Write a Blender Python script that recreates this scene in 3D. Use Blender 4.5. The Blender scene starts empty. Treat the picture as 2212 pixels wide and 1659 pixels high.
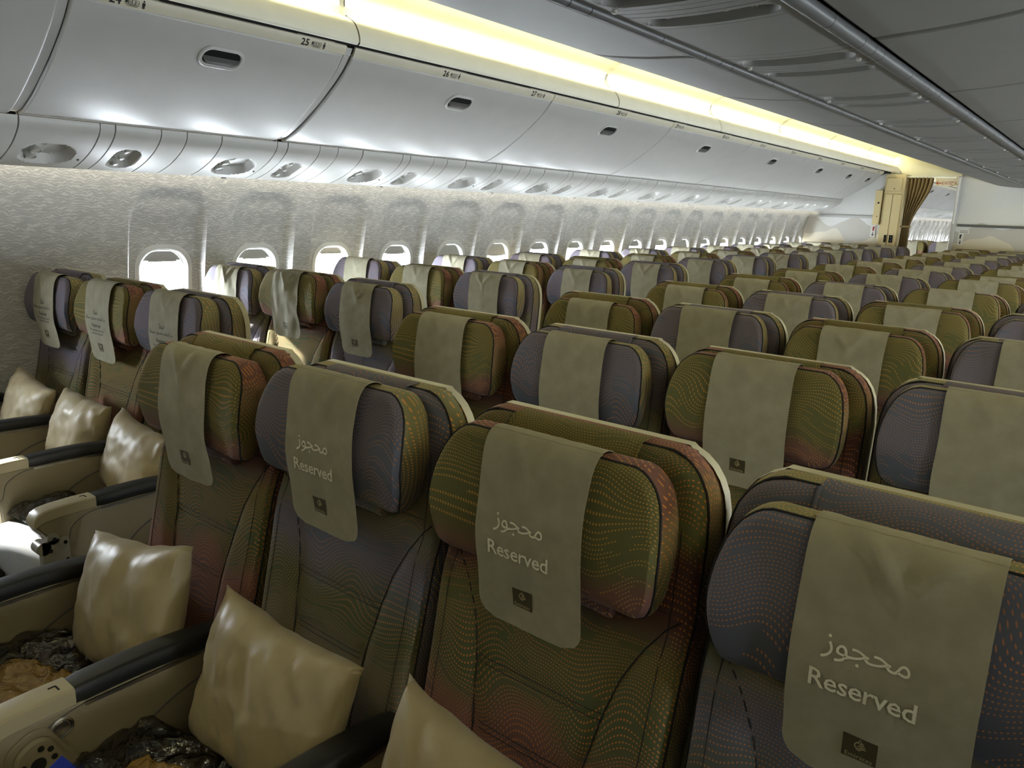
import bpy, math, random
from mathutils import Matrix, Vector, noise

random.seed(7)
sc = bpy.context.scene
col = sc.collection
PI = math.pi

# ------------------------------------------------------------------ camera
F_PX = 1652.8
cam_d = bpy.data.cameras.new('camera')
cam_d.sensor_width = 36.0
cam_d.lens = F_PX / 2212 * 36.0
cam_d.clip_start = 0.02
cam = bpy.data.objects.new('camera', cam_d)
col.objects.link(cam)
CAM = Vector((0.8773, -0.8834, 1.5069))
yaw, pit, roll = 0.6646, 0.2268, 0.0360
fwd = Vector((-math.sin(yaw), math.cos(yaw), 0)); rgt = Vector((math.cos(yaw), math.sin(yaw), 0)); up = Vector((0, 0, 1))
f2 = fwd * math.cos(pit) - up * math.sin(pit); u2 = up * math.cos(pit) + fwd * math.sin(pit)
r3 = rgt * math.cos(roll) + u2 * math.sin(roll); u3 = u2 * math.cos(roll) - rgt * math.sin(roll)
cam.matrix_world = Matrix(((r3.x, u3.x, -f2.x, CAM.x), (r3.y, u3.y, -f2.y, CAM.y), (r3.z, u3.z, -f2.z, CAM.z), (0, 0, 0, 1)))
sc.camera = cam

# ------------------------------------------------------------------ daylight, exposure
SKY = 82.0
w = bpy.data.worlds.new('daylight'); sc.world = w; w.use_nodes = True
bg = w.node_tree.nodes['Background']; bg.inputs[0].default_value = (0.91, 0.96, 1.0, 1); bg.inputs[1].default_value = SKY
sun_d = bpy.data.lights.new('sun', 'SUN'); sun_d.energy = 36.0; sun_d.angle = 0.02; sun_d.color = (1.0, 0.97, 0.92)
sun = bpy.data.objects.new('sun', sun_d); col.objects.link(sun)
sun.rotation_euler = Vector((1.0, 0.30, -0.42)).to_track_quat('-Z', 'Y').to_euler()
sc.view_settings.view_transform = 'Standard'
sc.view_settings.look = 'None'
sc.view_settings.gamma = 1.0
sc.view_settings.use_curve_mapping = False
sc.view_settings.exposure = 0.15
sc.cycles.use_denoising = True
sc.cycles.use_adaptive_sampling = True
sc.cycles.adaptive_threshold = 0.09
sc.cycles.adaptive_min_samples = 16
sc.cycles.max_bounces = 5
sc.cycles.diffuse_bounces = 4
sc.cycles.glossy_bounces = 2
sc.cycles.transparent_max_bounces = 8
sc.cycles.caustics_reflective = False
sc.cycles.caustics_refractive = False
sc.cycles.sample_clamp_indirect = 4.0
COVE = 21.0          # strength of the cove lamps
WASH = 5.0          # strength of the sidewall lamps

# ------------------------------------------------------------------ helpers
def lin(c):
    c = c / 255.0
    return c / 12.92 if c <= 0.04045 else ((c + 0.055) / 1.055) ** 2.4
def rgb(r, g, b): return (lin(r), lin(g), lin(b), 1.0)
def interp(t, xs, ys):
    if t <= xs[0]: return ys[0]
    for i in range(1, len(xs)):
        if t <= xs[i]:
            return ys[i-1] + (ys[i]-ys[i-1]) * (t-xs[i-1]) / (xs[i]-xs[i-1])
    return ys[-1]
def smooth(a, b, t):
    t = max(0.0, min(1.0, (t-a)/(b-a))); return t*t*(3-2*t)
def nz(x, y, z=0.0): return noise.noise(Vector((x, y, z)))

class MB:
    def __init__(s): s.v = []; s.f = []; s.m = []
    def add(s, verts, faces, mi=0):
        o = len(s.v); s.v += [tuple(p) for p in verts]
        for f in faces: s.f.append(tuple(i+o for i in f)); s.m.append(mi)
        return o
    def box(s, c, d, mi=0, rz=0.0):
        x, y, z = c; a, b, e = d[0]/2, d[1]/2, d[2]/2
        cr, sr = math.cos(rz), math.sin(rz)
        vs = [(x+i*a*cr-j*b*sr, y+i*a*sr+j*b*cr, z+k*e) for i in (-1, 1) for j in (-1, 1) for k in (-1, 1)]
        s.add(vs, [(0,1,3,2),(4,6,7,5),(0,4,5,1),(2,3,7,6),(0,2,6,4),(1,5,7,3)], mi)
    def grid(s, P, mi=0, closed_u=False):
        # P[j][i]
        nj, ni = len(P), len(P[0]); fs = []
        for j in range(nj-1):
            for i in range(ni if closed_u else ni-1):
                i2 = (i+1) % ni
                fs.append((j*ni+i, j*ni+i2, (j+1)*ni+i2, (j+1)*ni+i))
        s.add([p for r in P for p in r], fs, mi)
    def sheet(s, P, th, mi=0):
        # closed thin sheet from a grid (thickness along the local normal)
        nj, ni = len(P), len(P[0]); Q = []
        for j in range(nj):
            row = []
            for i in range(ni):
                a = Vector(P[j][min(i+1, ni-1)]) - Vector(P[j][max(i-1, 0)])
                b = Vector(P[min(j+1, nj-1)][i]) - Vector(P[max(j-1, 0)][i])
                n = a.cross(b)
                if n.length > 1e-12: n.normalize()
                row.append(tuple(Vector(P[j][i]) + n*th))
            Q.append(row)
        o = len(s.v); N = ni*nj
        s.v += [tuple(p) for r in P for p in r] + [p for r in Q for p in r]
        def q(a, b, c, d): s.f.append((a+o, b+o, c+o, d+o)); s.m.append(mi)
        for j in range(nj-1):
            for i in range(ni-1):
                k = j*ni+i
                q(k, k+ni, k+ni+1, k+1); q(N+k, N+k+1, N+k+ni+1, N+k+ni)
        for i in range(ni-1):
            q(i, i+1, N+i+1, N+i); k = (nj-1)*ni+i; q(k, N+k, N+k+1, k+1)
        for j in range(nj-1):
            k = j*ni; q(k, N+k, N+k+ni, k+ni); k = j*ni+ni-1; q(k, k+ni, N+k+ni, N+k)
    def tube(s, pts, r, n=6, closed=False, mi=0, caps=True):
        pts = [Vector(p) for p in pts]; m = len(pts); P = []
        ref = None
        for i in range(m):
            a = pts[(i-1) % m] if (closed or i > 0) else pts[i]
            b = pts[(i+1) % m] if (closed or i < m-1) else pts[i]
            t = (b-a).normalized()
            if ref is None:
                ref = Vector((0, 0, 1)) if abs(t.z) < 0.9 else Vector((1, 0, 0))
            x = ref - t*ref.dot(t)
            if x.length < 1e-6: x = t.orthogonal()
            x.normalize(); ref = x; y = t.cross(x)
            rr = r[i] if isinstance(r, (list, tuple)) else r
            P.append([tuple(pts[i] + x*math.cos(2*PI*k/n)*rr + y*math.sin(2*PI*k/n)*rr) for k in range(n)])
        if closed: P.append(P[0])
        o = len(s.v); s.grid(P, mi, True)
        if caps and not closed:
            s.f.append(tuple(o+k for k in range(n))[::-1]); s.m.append(mi)
            e = o+(len(P)-1)*n; s.f.append(tuple(e+k for k in range(n))); s.m.append(mi)
    def lathe(s, prof, c, axis='z', n=16, mi=0):
        # prof: list of (r, h) ; axis direction vector or letter
        A = {'x': Vector((1,0,0)), 'y': Vector((0,1,0)), 'z': Vector((0,0,1))}[axis] if isinstance(axis, str) else Vector(axis).normalized()
        X = A.orthogonal().normalized(); Y = A.cross(X); c = Vector(c)
        P = [[tuple(c + A*h + (X*math.cos(2*PI*k/n) + Y*math.sin(2*PI*k/n))*r) for k in range(n)] for r, h in prof]
        s.grid(P, mi, True)
        o = len(s.v)-n
        if prof[-1][0] > 1e-5: s.f.append(tuple(o+k for k in range(n))); s.m.append(mi)
    def mesh(s, name, mats, smooth_=True, sharp=35):
        me = bpy.data.meshes.new(name)
        me.from_pydata(s.v, [], s.f)
        for m in (mats if isinstance(mats, (list, tuple)) else [mats]): me.materials.append(m)
        me.polygons.foreach_set('material_index', s.m)
        if smooth_:
            me.polygons.foreach_set('use_smooth', [True]*len(s.f))
            try: me.set_sharp_from_angle(angle=math.radians(sharp))
            except Exception: pass
        me.update()
        return me

def obj(name, me, parent=None, loc=None, rot=None):
    o = bpy.data.objects.new(name, me); col.objects.link(o)
    if parent is not None: o.parent = parent
    if loc is not None: o.location = loc
    if rot is not None: o.rotation_euler = rot
    return o
def tag(o, label, cat, group=None):
    o['label'] = label; o['category'] = cat
    if group: o['group'] = group
    return o
def thing(name, label, cat, loc=(0, 0, 0), rot=None, group=None):
    o = obj(name, None, None, loc, rot); o.empty_display_size = 0.1
    return tag(o, label, cat, group)
def struct(o, label=None):
    o['kind'] = 'structure'
    if label: o['label'] = label
    return o
def fix_normals(me):
    import bmesh
    bm = bmesh.new(); bm.from_mesh(me); bmesh.ops.recalc_face_normals(bm, faces=bm.faces); bm.to_mesh(me); bm.free(); return me

_tc = {}
def text_mesh(body, size, mat, spacing=1.0, bold=0.0):
    """2-D lettering as a flat mesh (x right, y up), centred on its bounding box."""
    key = (body, size, mat.name, spacing, bold)
    if key in _tc: return _tc[key]
    c = bpy.data.curves.new('lettering', 'FONT'); c.body = body; c.size = size; c.resolution_u = 2; c.space_character = spacing; c.offset = bold
    o = bpy.data.objects.new('lettering', c); col.objects.link(o)
    bpy.context.view_layer.update()
    me = bpy.data.meshes.new_from_object(o.evaluated_get(bpy.context.evaluated_depsgraph_get()))
    bpy.data.objects.remove(o); bpy.data.curves.remove(c)
    xs = [v.co.x for v in me.vertices]; ys = [v.co.y for v in me.vertices]
    cx, cy = (min(xs)+max(xs))/2, (min(ys)+max(ys))/2
    for v in me.vertices: v.co.x -= cx; v.co.y -= cy
    me.materials.clear(); me.materials.append(mat)
    _tc[key] = me
    return me

# ------------------------------------------------------------------ materials
def new_mat(name):
    m = bpy.data.materials.new(name); m.use_nodes = True
    nt = m.node_tree; return m, nt, nt.nodes['Principled BSDF']
def N(nt, t, **kw):
    n = nt.nodes.new(t)
    for k, v in kw.items(): setattr(n, k, v)
    return n
def mth(nt, op, a, b=None, c=None):
    n = nt.nodes.new('ShaderNodeMath'); n.operation = op
    for i, v in enumerate((a, b, c)):
        if v is None: continue
        if isinstance(v, (int, float)): n.inputs[i].default_value = v
        else: nt.links.new(v, n.inputs[i])
    return n.outputs[0]
def ramp(nt, fac, stops, interp_='LINEAR'):
    n = nt.nodes.new('ShaderNodeValToRGB'); n.color_ramp.interpolation = interp_
    e = n.color_ramp.elements
    while len(e) < len(stops): e.new(0.5)
    for i, (p, c) in enumerate(stops): e[i].position = p; e[i].color = c
    nt.links.new(fac, n.inputs[0]); return n.outputs[0]
def mixc(nt, fac, a, b):
    n = nt.nodes.new('ShaderNodeMix'); n.data_type = 'RGBA'
    if isinstance(fac, (int, float)): n.inputs[0].default_value = fac
    else: nt.links.new(fac, n.inputs[0])
    for v, i in ((a, 6), (b, 7)):
        if isinstance(v, tuple): n.inputs[i].default_value = v
        else: nt.links.new(v, n.inputs[i])
    return n.outputs[2]
def tex_noise(nt, vec, scale, detail=2.0, rough=0.5, dist=0.0):
    n = nt.nodes.new('ShaderNodeTexNoise'); n.inputs['Scale'].default_value = scale; n.inputs['Detail'].default_value = detail
    n.inputs['Roughness'].default_value = rough; n.inputs['Distortion'].default_value = dist
    if vec is not None: nt.links.new(vec, n.inputs['Vector'])
    return n.outputs['Fac']
def combine(nt, x, y, z):
    n = nt.nodes.new('ShaderNodeCombineXYZ')
    for i, v in enumerate((x, y, z)):
        if isinstance(v, (int, float)): n.inputs[i].default_value = v
        else: nt.links.new(v, n.inputs[i])
    return n.outputs[0]
def obj_xyz(nt):
    t = nt.nodes.new('ShaderNodeTexCoord'); s = nt.nodes.new('ShaderNodeSeparateXYZ')
    nt.links.new(t.outputs['Object'], s.inputs[0]); return t.outputs['Object'], s.outputs[0], s.outputs[1], s.outputs[2]
def bump(nt, bsdf, h, strength=0.3, dist=0.002):
    b = nt.nodes.new('ShaderNodeBump'); b.inputs['Strength'].default_value = strength; b.inputs['Distance'].default_value = dist
    nt.links.new(h, b.inputs['Height']); nt.links.new(b.outputs[0], bsdf.inputs['Normal'])

def plain(name, c, rough=0.5, metal=0.0, grain=0.0, gscale=300.0, spec=0.5, coat=0.0):
    m, nt, b = new_mat(name)
    b.inputs['Roughness'].default_value = rough; b.inputs['Metallic'].default_value = metal
    b.inputs['Specular IOR Level'].default_value = spec; b.inputs['Coat Weight'].default_value = coat
    co, x, y, z = obj_xyz(nt)
    f = tex_noise(nt, co, 9.0, 3.0)
    c2 = tuple(v*0.965 for v in c[:3]) + (1,)
    nt.links.new(ramp(nt, f, [(0.35, c2), (0.65, c)]), b.inputs['Base Color'])
    if grain: bump(nt, b, tex_noise(nt, co, gscale, 1.0), grain, 0.001)
    return m
def emit(name, c, s):
    m, nt, b = new_mat(name); b.inputs['Base Color'].default_value = c
    b.inputs['Emission Color'].default_value = c; b.inputs['Emission Strength'].default_value = s
    return m

def fabric(name, stops, dot=(214, 128, 66), seed=0.0, density=0.5, z0=0.40, z1=1.20, side=False):
    """dark woven cloth with dyed bands along its height and rows of tiny dots that run in waves"""
    m, nt, b = new_mat(name)
    b.inputs['Roughness'].default_value = 0.92; b.inputs['Specular IOR Level'].default_value = 0.15
    b.inputs['Sheen Weight'].default_value = 0.10; b.inputs['Sheen Roughness'].default_value = 0.4
    co, x, y, z = obj_xyz(nt)
    oi = nt.nodes.new('ShaderNodeObjectInfo')
    if side:    # gussets: rows run along the edge
        U = mth(nt, 'ADD', x, z); V = mth(nt, 'SUBTRACT', mth(nt, 'MULTIPLY', y, 1.0), mth(nt, 'MULTIPLY', x, 0.25))
    else:
        U = x; V = mth(nt, 'ADD', z, y)
    sh = mth(nt, 'MULTIPLY', oi.outputs['Random'], 3.0)
    vec = combine(nt, mth(nt, 'ADD', mth(nt, 'MULTIPLY', U, 8.0), sh), mth(nt, 'MULTIPLY', V, 5.0), seed)
    wv = tex_noise(nt, vec, 1.0, 0.0, 0.4)
    Vw = mth(nt, 'ADD', V, mth(nt, 'MULTIPLY', mth(nt, 'SUBTRACT', wv, 0.5), 0.17))
    row = mth(nt, 'DIVIDE', Vw, 0.0084)
    ri = mth(nt, 'FLOOR', row); fr = mth(nt, 'SUBTRACT', mth(nt, 'SUBTRACT', row, ri), 0.5)
    hsh = mth(nt, 'FRACT', mth(nt, 'MULTIPLY', mth(nt, 'SINE', mth(nt, 'MULTIPLY', ri, 12.9898)), 43.7585))
    cu = mth(nt, 'ADD', mth(nt, 'DIVIDE', U, 0.0052), hsh)
    fu = mth(nt, 'SUBTRACT', mth(nt, 'FRACT', cu), 0.5)
    d = mth(nt, 'SQRT', mth(nt, 'ADD', mth(nt, 'POWER', mth(nt, 'MULTIPLY', fu, 0.0052), 2.0), mth(nt, 'POWER', mth(nt, 'MULTIPLY', fr, 0.0084), 2.0)))
    dotm = mth(nt, 'SUBTRACT', 1.0, mth(nt, 'SMOOTH_MIN', mth(nt, 'MAXIMUM', mth(nt, 'MULTIPLY', mth(nt, 'SUBTRACT', d, 0.00100), 2000.0), 0.0), 1.0, 0.05))
    dotm = mth(nt, 'MAXIMUM', dotm, 0.0)
    keep = mth(nt, 'GREATER_THAN', mth(nt, 'ADD', mth(nt, 'MULTIPLY', hsh, 0.55), mth(nt, 'MULTIPLY', tex_noise(nt, combine(nt, U, V, seed+4.0), 11.0, 1.0), 0.9)), 1.0-density)
    dotm = mth(nt, 'MULTIPLY', dotm, keep)
    t = mth(nt, 'DIVIDE', mth(nt, 'SUBTRACT', mth(nt, 'ADD', z, mth(nt, 'MULTIPLY', mth(nt, 'SUBTRACT', wv, 0.5), 0.10)), z0), z1-z0)
    base = ramp(nt, t, stops, 'EASE')
    wea = nt.nodes.new('ShaderNodeTexWave'); wea.inputs['Scale'].default_value = 260.0
    wea.bands_direction = 'DIAGONAL'; nt.links.new(co, wea.inputs['Vector'])
    weave = mth(nt, 'ADD', mth(nt, 'MULTIPLY', wea.outputs['Fac'], 0.22), 0.89)
    mul = nt.nodes.new('ShaderNodeVectorMath'); mul.operation = 'SCALE'; nt.links.new(base, mul.inputs[0]); nt.links.new(weave, mul.inputs['Scale'])
    nt.links.new(mixc(nt, mth(nt, 'MULTIPLY', dotm, 0.88), mul.outputs[0], rgb(*dot)), b.inputs['Base Color'])
    return m

BLUE = rgb(100, 103, 117); BLUE2 = rgb(84, 87, 98); OLIV = rgb(112, 108, 82); GRN = rgb(102, 101, 65); GRN2 = rgb(86, 90, 62)
RED = rgb(122, 88, 78); RED2 = rgb(98, 70, 64); TAN = rgb(142, 124, 92); OLIVL = rgb(134, 132, 98)
F_blue_back = fabric('cloth_blue_back', [(0.0, GRN2), (0.16, BLUE2), (0.30, OLIV), (0.42, GRN2), (0.55, BLUE), (0.68, OLIV), (0.80, BLUE2), (1.0, BLUE)], dot=(190, 126, 84), seed=1.0)
F_blue_head = fabric('cloth_blue_headrest', [(0.66, OLIV), (0.73, BLUE2), (0.85, BLUE), (1.0, BLUE)], dot=(190, 126, 84), seed=2.0)
F_blue_side = fabric('cloth_blue_border', [(0.0, BLUE2), (0.45, BLUE), (0.70, BLUE2), (0.86, OLIV), (0.93, OLIVL), (1.0, OLIVL)], dot=(224, 158, 84), seed=3.0, density=0.62, side=True)
F_green_back = fabric('cloth_green_back', [(0.0, RED2), (0.18, RED2), (0.32, RED), (0.44, GRN2), (0.58, GRN), (0.68, RED2), (0.76, RED2), (0.82, GRN), (1.0, GRN2)], seed=5.0)
F_green_head = fabric('cloth_green_headrest', [(0.66, RED2), (0.72, RED), (0.80, GRN), (1.0, GRN)], dot=(208, 150, 74), seed=6.0)
F_green_side = fabric('cloth_green_border', [(0.0, RED2), (0.40, GRN2), (0.62, RED2), (0.78, GRN), (0.88, TAN), (0.95, RED), (1.0, RED)], dot=(222, 146, 84), seed=7.0, density=0.62, side=True)
F_cush_blue = fabric('cloth_blue_cushion', [(0.0, rgb(120, 122, 122)), (1.0, rgb(120, 122, 122))], dot=(150, 130, 100), seed=8.0)
F_cush_green = fabric('cloth_green_cushion', [(0.0, rgb(108, 112, 92)), (1.0, rgb(108, 112, 92))], dot=(190, 150, 110), seed=9.0)
M_piping = plain('dark_piping', rgb(30, 28, 32), 0.8)
M_shell = plain('cream_seat_plastic', rgb(196, 190, 160), 0.45, grain=0.1)
M_armbeige_shaded = plain('beige_armrest_plastic_shaded', rgb(152, 142, 118), 0.42, grain=0.15, gscale=900)  # darker copy of the cap plastic; the side panel's shade is in the colour
M_armcap = plain('armrest_cap_plastic', rgb(186, 175, 145), 0.40)
M_armblack = plain('black_armrest_pad', rgb(30, 31, 32), 0.5, grain=0.2, gscale=700)
M_dark = plain('dark_gap', rgb(14, 14, 14), 0.9)
M_metal = plain('satin_metal', rgb(196, 194, 188), 0.28, 1.0)
M_darkmetal = plain('dark_metal', rgb(90, 90, 88), 0.4, 1.0)
M_bin = plain('bin_plastic', rgb(190, 189, 185), 0.38, grain=0.06, gscale=500)
M_psu = plain('service_panel_plastic', rgb(206, 205, 200), 0.42, grain=0.05, gscale=500)
M_trim = plain('bin_trim_plastic', rgb(214, 208, 186), 0.45)
M_cbin = plain('centre_bin_plastic', rgb(122, 121, 117), 0.5, grain=0.08, gscale=400)
M_rail = plain('rail_plastic', rgb(92, 92, 91), 0.38)
M_cove = plain('cove_plastic', rgb(240, 237, 216), 0.5)
M_ceil = plain('ceiling_plastic', rgb(206, 204, 196), 0.6)
M_white = plain('window_white', rgb(236, 236, 232), 0.4)
M_shade = plain('window_shade', rgb(205, 204, 198), 0.5)
M_nozzle = plain('nozzle_plastic', rgb(188, 187, 180), 0.35)
M_carpet = plain('carpet', rgb(60, 54, 48), 0.95, grain=0.6, gscale=400)
M_black = plain('print_black', rgb(28, 28, 26), 0.7)
M_whitep = plain('print_white', rgb(232, 228, 206), 0.8)
M_emblem = plain('emblem_brown', rgb(66, 58, 34), 0.75)
M_emblemp = plain('emblem_print', rgb(176, 164, 122), 0.75)
M_red = plain('print_red', rgb(150, 30, 26), 0.6)
M_closet = plain('closet_laminate', rgb(202, 184, 136), 0.45)
M_curtain = plain('curtain_cloth', rgb(132, 112, 70), 0.9, grain=0.4, gscale=500)
M_placard = plain('placard_white', rgb(232, 230, 222), 0.5)
M_screen = emit('screen_glow', rgb(30, 44, 110), 0.35)
M_lampc = emit('cove_lamp', (1.0, 0.92, 0.54, 1), COVE)
M_lampw = emit('sidewall_lamp', (1.0, 0.93, 0.74, 1), WASH)

def m_cover():
    m, nt, b = new_mat('cover_paper_cloth')
    b.inputs['Roughness'].default_value = 0.85; b.inputs['Specular IOR Level'].default_value = 0.2
    co, x, y, z = obj_xyz(nt)
    a = mth(nt, 'SINE', mth(nt, 'MULTIPLY', mth(nt, 'ADD', x, z), 2600.0)); c = mth(nt, 'SINE', mth(nt, 'MULTIPLY', mth(nt, 'SUBTRACT', x, z), 2600.0))
    wv = mth(nt, 'MULTIPLY', a, c)
    f = mth(nt, 'ADD', mth(nt, 'MULTIPLY', tex_noise(nt, co, 26.0, 3.0), 0.7), mth(nt, 'MULTIPLY', wv, 0.08))
    nt.links.new(ramp(nt, f, [(0.2, rgb(150, 145, 124)), (0.55, rgb(166, 161, 140))]), b.inputs['Base Color'])
    bump(nt, b, wv, 0.12, 0.0008)
    return m
M_cover = m_cover()
def m_pillow():
    m, nt, b = new_mat('pillow_satin')
    b.inputs['Roughness'].default_value = 0.42; b.inputs['Specular IOR Level'].default_value = 0.4
    b.inputs['Sheen Weight'].default_value = 0.15
    co, x, y, z = obj_xyz(nt)
    f = tex_noise(nt, co, 6.0, 4.0)
    nt.links.new(ramp(nt, f, [(0.3, rgb(164, 149, 114)), (0.7, rgb(184, 170, 136))]), b.inputs['Base Color'])
    mp = nt.nodes.new('ShaderNodeMapping'); mp.inputs['Scale'].default_value = (1.0, 1.0, 0.35); nt.links.new(co, mp.inputs['Vector'])
    bump(nt, b, tex_noise(nt, mp.outputs[0], 22.0, 2.0, 0.5, 0.8), 0.35, 0.008)
    return m
M_pillow = m_pillow()
def m_wallpaper():
    m, nt, b = new_mat('wallpaper_dune_streaks')
    b.inputs['Roughness'].default_value = 0.55
    co, x, y, z = obj_xyz(nt)
    yy = y
    w1 = tex_noise(nt, combine(nt, 0.0, mth(nt, 'MULTIPLY', yy, 24.0), mth(nt, 'MULTIPLY', z, 20.0)), 1.0, 2.0, 0.55)
    v = mth(nt, 'DIVIDE', mth(nt, 'ADD', z, mth(nt, 'MULTIPLY', mth(nt, 'SUBTRACT', w1, 0.5), 0.050)), 0.0125)
    ri = mth(nt, 'FLOOR', v); fr = mth(nt, 'ABSOLUTE', mth(nt, 'SUBTRACT', mth(nt, 'SUBTRACT', v, ri), 0.5))
    brk = tex_noise(nt, combine(nt, mth(nt, 'MULTIPLY', ri, 3.7), mth(nt, 'MULTIPLY', yy, 22.0), 0.0), 1.0, 1.0)
    wid = mth(nt, 'MULTIPLY', mth(nt, 'SUBTRACT', brk, 0.36), 1.15)
    s = mth(nt, 'ADD', mth(nt, 'MULTIPLY', mth(nt, 'SUBTRACT', wid, fr), 4.0), 0.5)
    nt.links.new(ramp(nt, s, [(0.0, rgb(190, 189, 185)), (1.0, rgb(222, 220, 215))]), b.inputs['Base Color'])
    return m
M_wall = m_wallpaper()
def m_glass():
    m, nt, b = new_mat('window_pane'); nt.nodes.remove(b)
    tr = nt.nodes.new('ShaderNodeBsdfTransparent'); tr.inputs[0].default_value = (0.96, 0.98, 1, 1)
    gl = nt.nodes.new('ShaderNodeBsdfGlossy'); gl.inputs['Roughness'].default_value = 0.05
    mx = nt.nodes.new('ShaderNodeMixShader'); mx.inputs[0].default_value = 0.05
    nt.links.new(tr.outputs[0], mx.inputs[1]); nt.links.new(gl.outputs[0], mx.inputs[2])
    nt.links.new(mx.outputs[0], nt.nodes['Material Output'].inputs[0]); return m
M_glass = m_glass()
def m_film(name, tint, alpha):
    m, nt, b = new_mat(name)
    b.inputs['Base Color'].default_value = tint; b.inputs['Roughness'].default_value = 0.12
    b.inputs['Specular IOR Level'].default_value = 0.9
    co, x, y, z = obj_xyz(nt)
    vo = nt.nodes.new('ShaderNodeTexVoronoi'); vo.inputs['Scale'].default_value = 26.0; vo.feature = 'SMOOTH_F1'; nt.links.new(co, vo.inputs['Vector'])
    bump(nt, b, mth(nt, 'ADD', vo.outputs['Distance'], mth(nt, 'MULTIPLY', tex_noise(nt, co, 30.0, 3.0, 0.6, 1.5), 0.8)), 0.9, 0.012)
    if alpha < 1:
        tr = nt.nodes.new('ShaderNodeBsdfTransparent'); mx = nt.nodes.new('ShaderNodeMixShader'); mx.inputs[0].default_value = alpha
        nt.links.new(tr.outputs[0], mx.inputs[1]); nt.links.new(b.outputs[0], mx.inputs[2])
        nt.links.new(mx.outputs[0], nt.nodes['Material Output'].inputs[0])
    return m
def m_clear():
    m, nt, b = new_mat('clear_film'); nt.nodes.remove(b)
    co, x, y, z = obj_xyz(nt)
    vo = nt.nodes.new('ShaderNodeTexVoronoi'); vo.inputs['Scale'].default_value = 16.0; nt.links.new(co, vo.inputs['Vector'])
    bp = nt.nodes.new('ShaderNodeBump'); bp.inputs['Strength'].default_value = 1.0; bp.inputs['Distance'].default_value = 0.02
    nt.links.new(mth(nt, 'ADD', vo.outputs['Distance'], tex_noise(nt, co, 14.0, 2.0, 0.5, 2.5)), bp.inputs['Height'])
    tr = nt.nodes.new('ShaderNodeBsdfTransparent'); gl = nt.nodes.new('ShaderNodeBsdfGlossy'); gl.inputs['Roughness'].default_value = 0.10
    nt.links.new(bp.outputs[0], gl.inputs['Normal'])
    lw = nt.nodes.new('ShaderNodeFresnel'); lw.inputs['IOR'].default_value = 1.9; nt.links.new(bp.outputs[0], lw.inputs['Normal'])
    mx = nt.nodes.new('ShaderNodeMixShader'); nt.links.new(mth(nt, 'ADD', lw.outputs[0], 0.08), mx.inputs[0]); nt.links.new(tr.outputs[0], mx.inputs[1]); nt.links.new(gl.outputs[0], mx.inputs[2])
    nt.links.new(mx.outputs[0], nt.nodes['Material Output'].inputs[0]); return m
M_film = m_clear()
M_gold = m_film('gold_film', rgb(150, 118, 58), 1.0)
M_blanket = plain('blanket_cloth', rgb(86, 76, 74), 0.95, grain=0.5, gscale=200)
def m_dunes():
    """flat print of pale sand dunes on the cabin dividers"""
    m, nt, b = new_mat('dune_print'); b.inputs['Roughness'].default_value = 0.35
    co, x, y, z = obj_xyz(nt)
    n1 = tex_noise(nt, combine(nt, mth(nt, 'MULTIPLY', x, 1.0), 0.0, 0.0), 1.7, 1.0)
    n2 = tex_noise(nt, combine(nt, mth(nt, 'MULTIPLY', x, 1.0), 3.0, 0.0), 2.6, 1.0)
    h1 = mth(nt, 'GREATER_THAN', mth(nt, 'SUBTRACT', mth(nt, 'ADD', 1.10, mth(nt, 'MULTIPLY', n1, 0.75)), z), 0.0)
    h2 = mth(nt, 'GREATER_THAN', mth(nt, 'SUBTRACT', mth(nt, 'ADD', 0.92, mth(nt, 'MULTIPLY', n2, 0.70)), z), 0.0)
    g = ramp(nt, mth(nt, 'SUBTRACT', z, 0.6), [(0.0, rgb(196, 180, 140)), (0.5, rgb(214, 202, 172)), (1.0, rgb(226, 224, 216))])
    c = mixc(nt, h1, rgb(224, 224, 220), rgb(196, 192, 182)); c = mixc(nt, h2, c, g)
    nt.links.new(c, b.inputs['Base Color']); return m
M_dunes = m_dunes()

# ------------------------------------------------------------------ the cabin shell
Y0, Y1 = -2.2, 30.0
PL, PC = 10.68, 11.14           # dividers: beside the window triples, behind the centre block
WR, WZ0 = 2.925, 0.75
def wall_x(z): return -math.sqrt(WR*WR - (z-WZ0)**2)
WZC = 1.055                     # window centre height
WP = 0.5334                     # window pitch
W1 = 1.0934                     # first window in view
WTAN = (WZC-WZ0)/math.sqrt(WR*WR-(WZC-WZ0)**2)
ARCH = (0.195, 0.62, 1.535)     # scooped window bay: half width, bottom, top

def rrect_sdf(x, y, hx, hy, r):
    qx, qy = abs(x)-hx+r, abs(y)-hy+r
    return math.hypot(max(qx, 0), max(qy, 0)) + min(max(qx, qy), 0) - r
def bay_depth(dy, z):
    zc, hz = (ARCH[1]+ARCH[2])/2, (ARCH[2]-ARCH[1])/2
    d = rrect_sdf(dy, z-zc, ARCH[0]+0.02*(1.5-z), hz, 0.13)
    plane = wall_x(z) - (wall_x(WZC) - 0.052 + WTAN*(z-WZC))        # flat facet the window frame sits on
    t = smooth(1.46, 1.29, z)*smooth(0.70, 0.80, z)
    return smooth(0.004, -0.028, d) * (0.030*(1-t) + plane*t)
OPEN_H, OPEN_W = 0.190, 0.128

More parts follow.
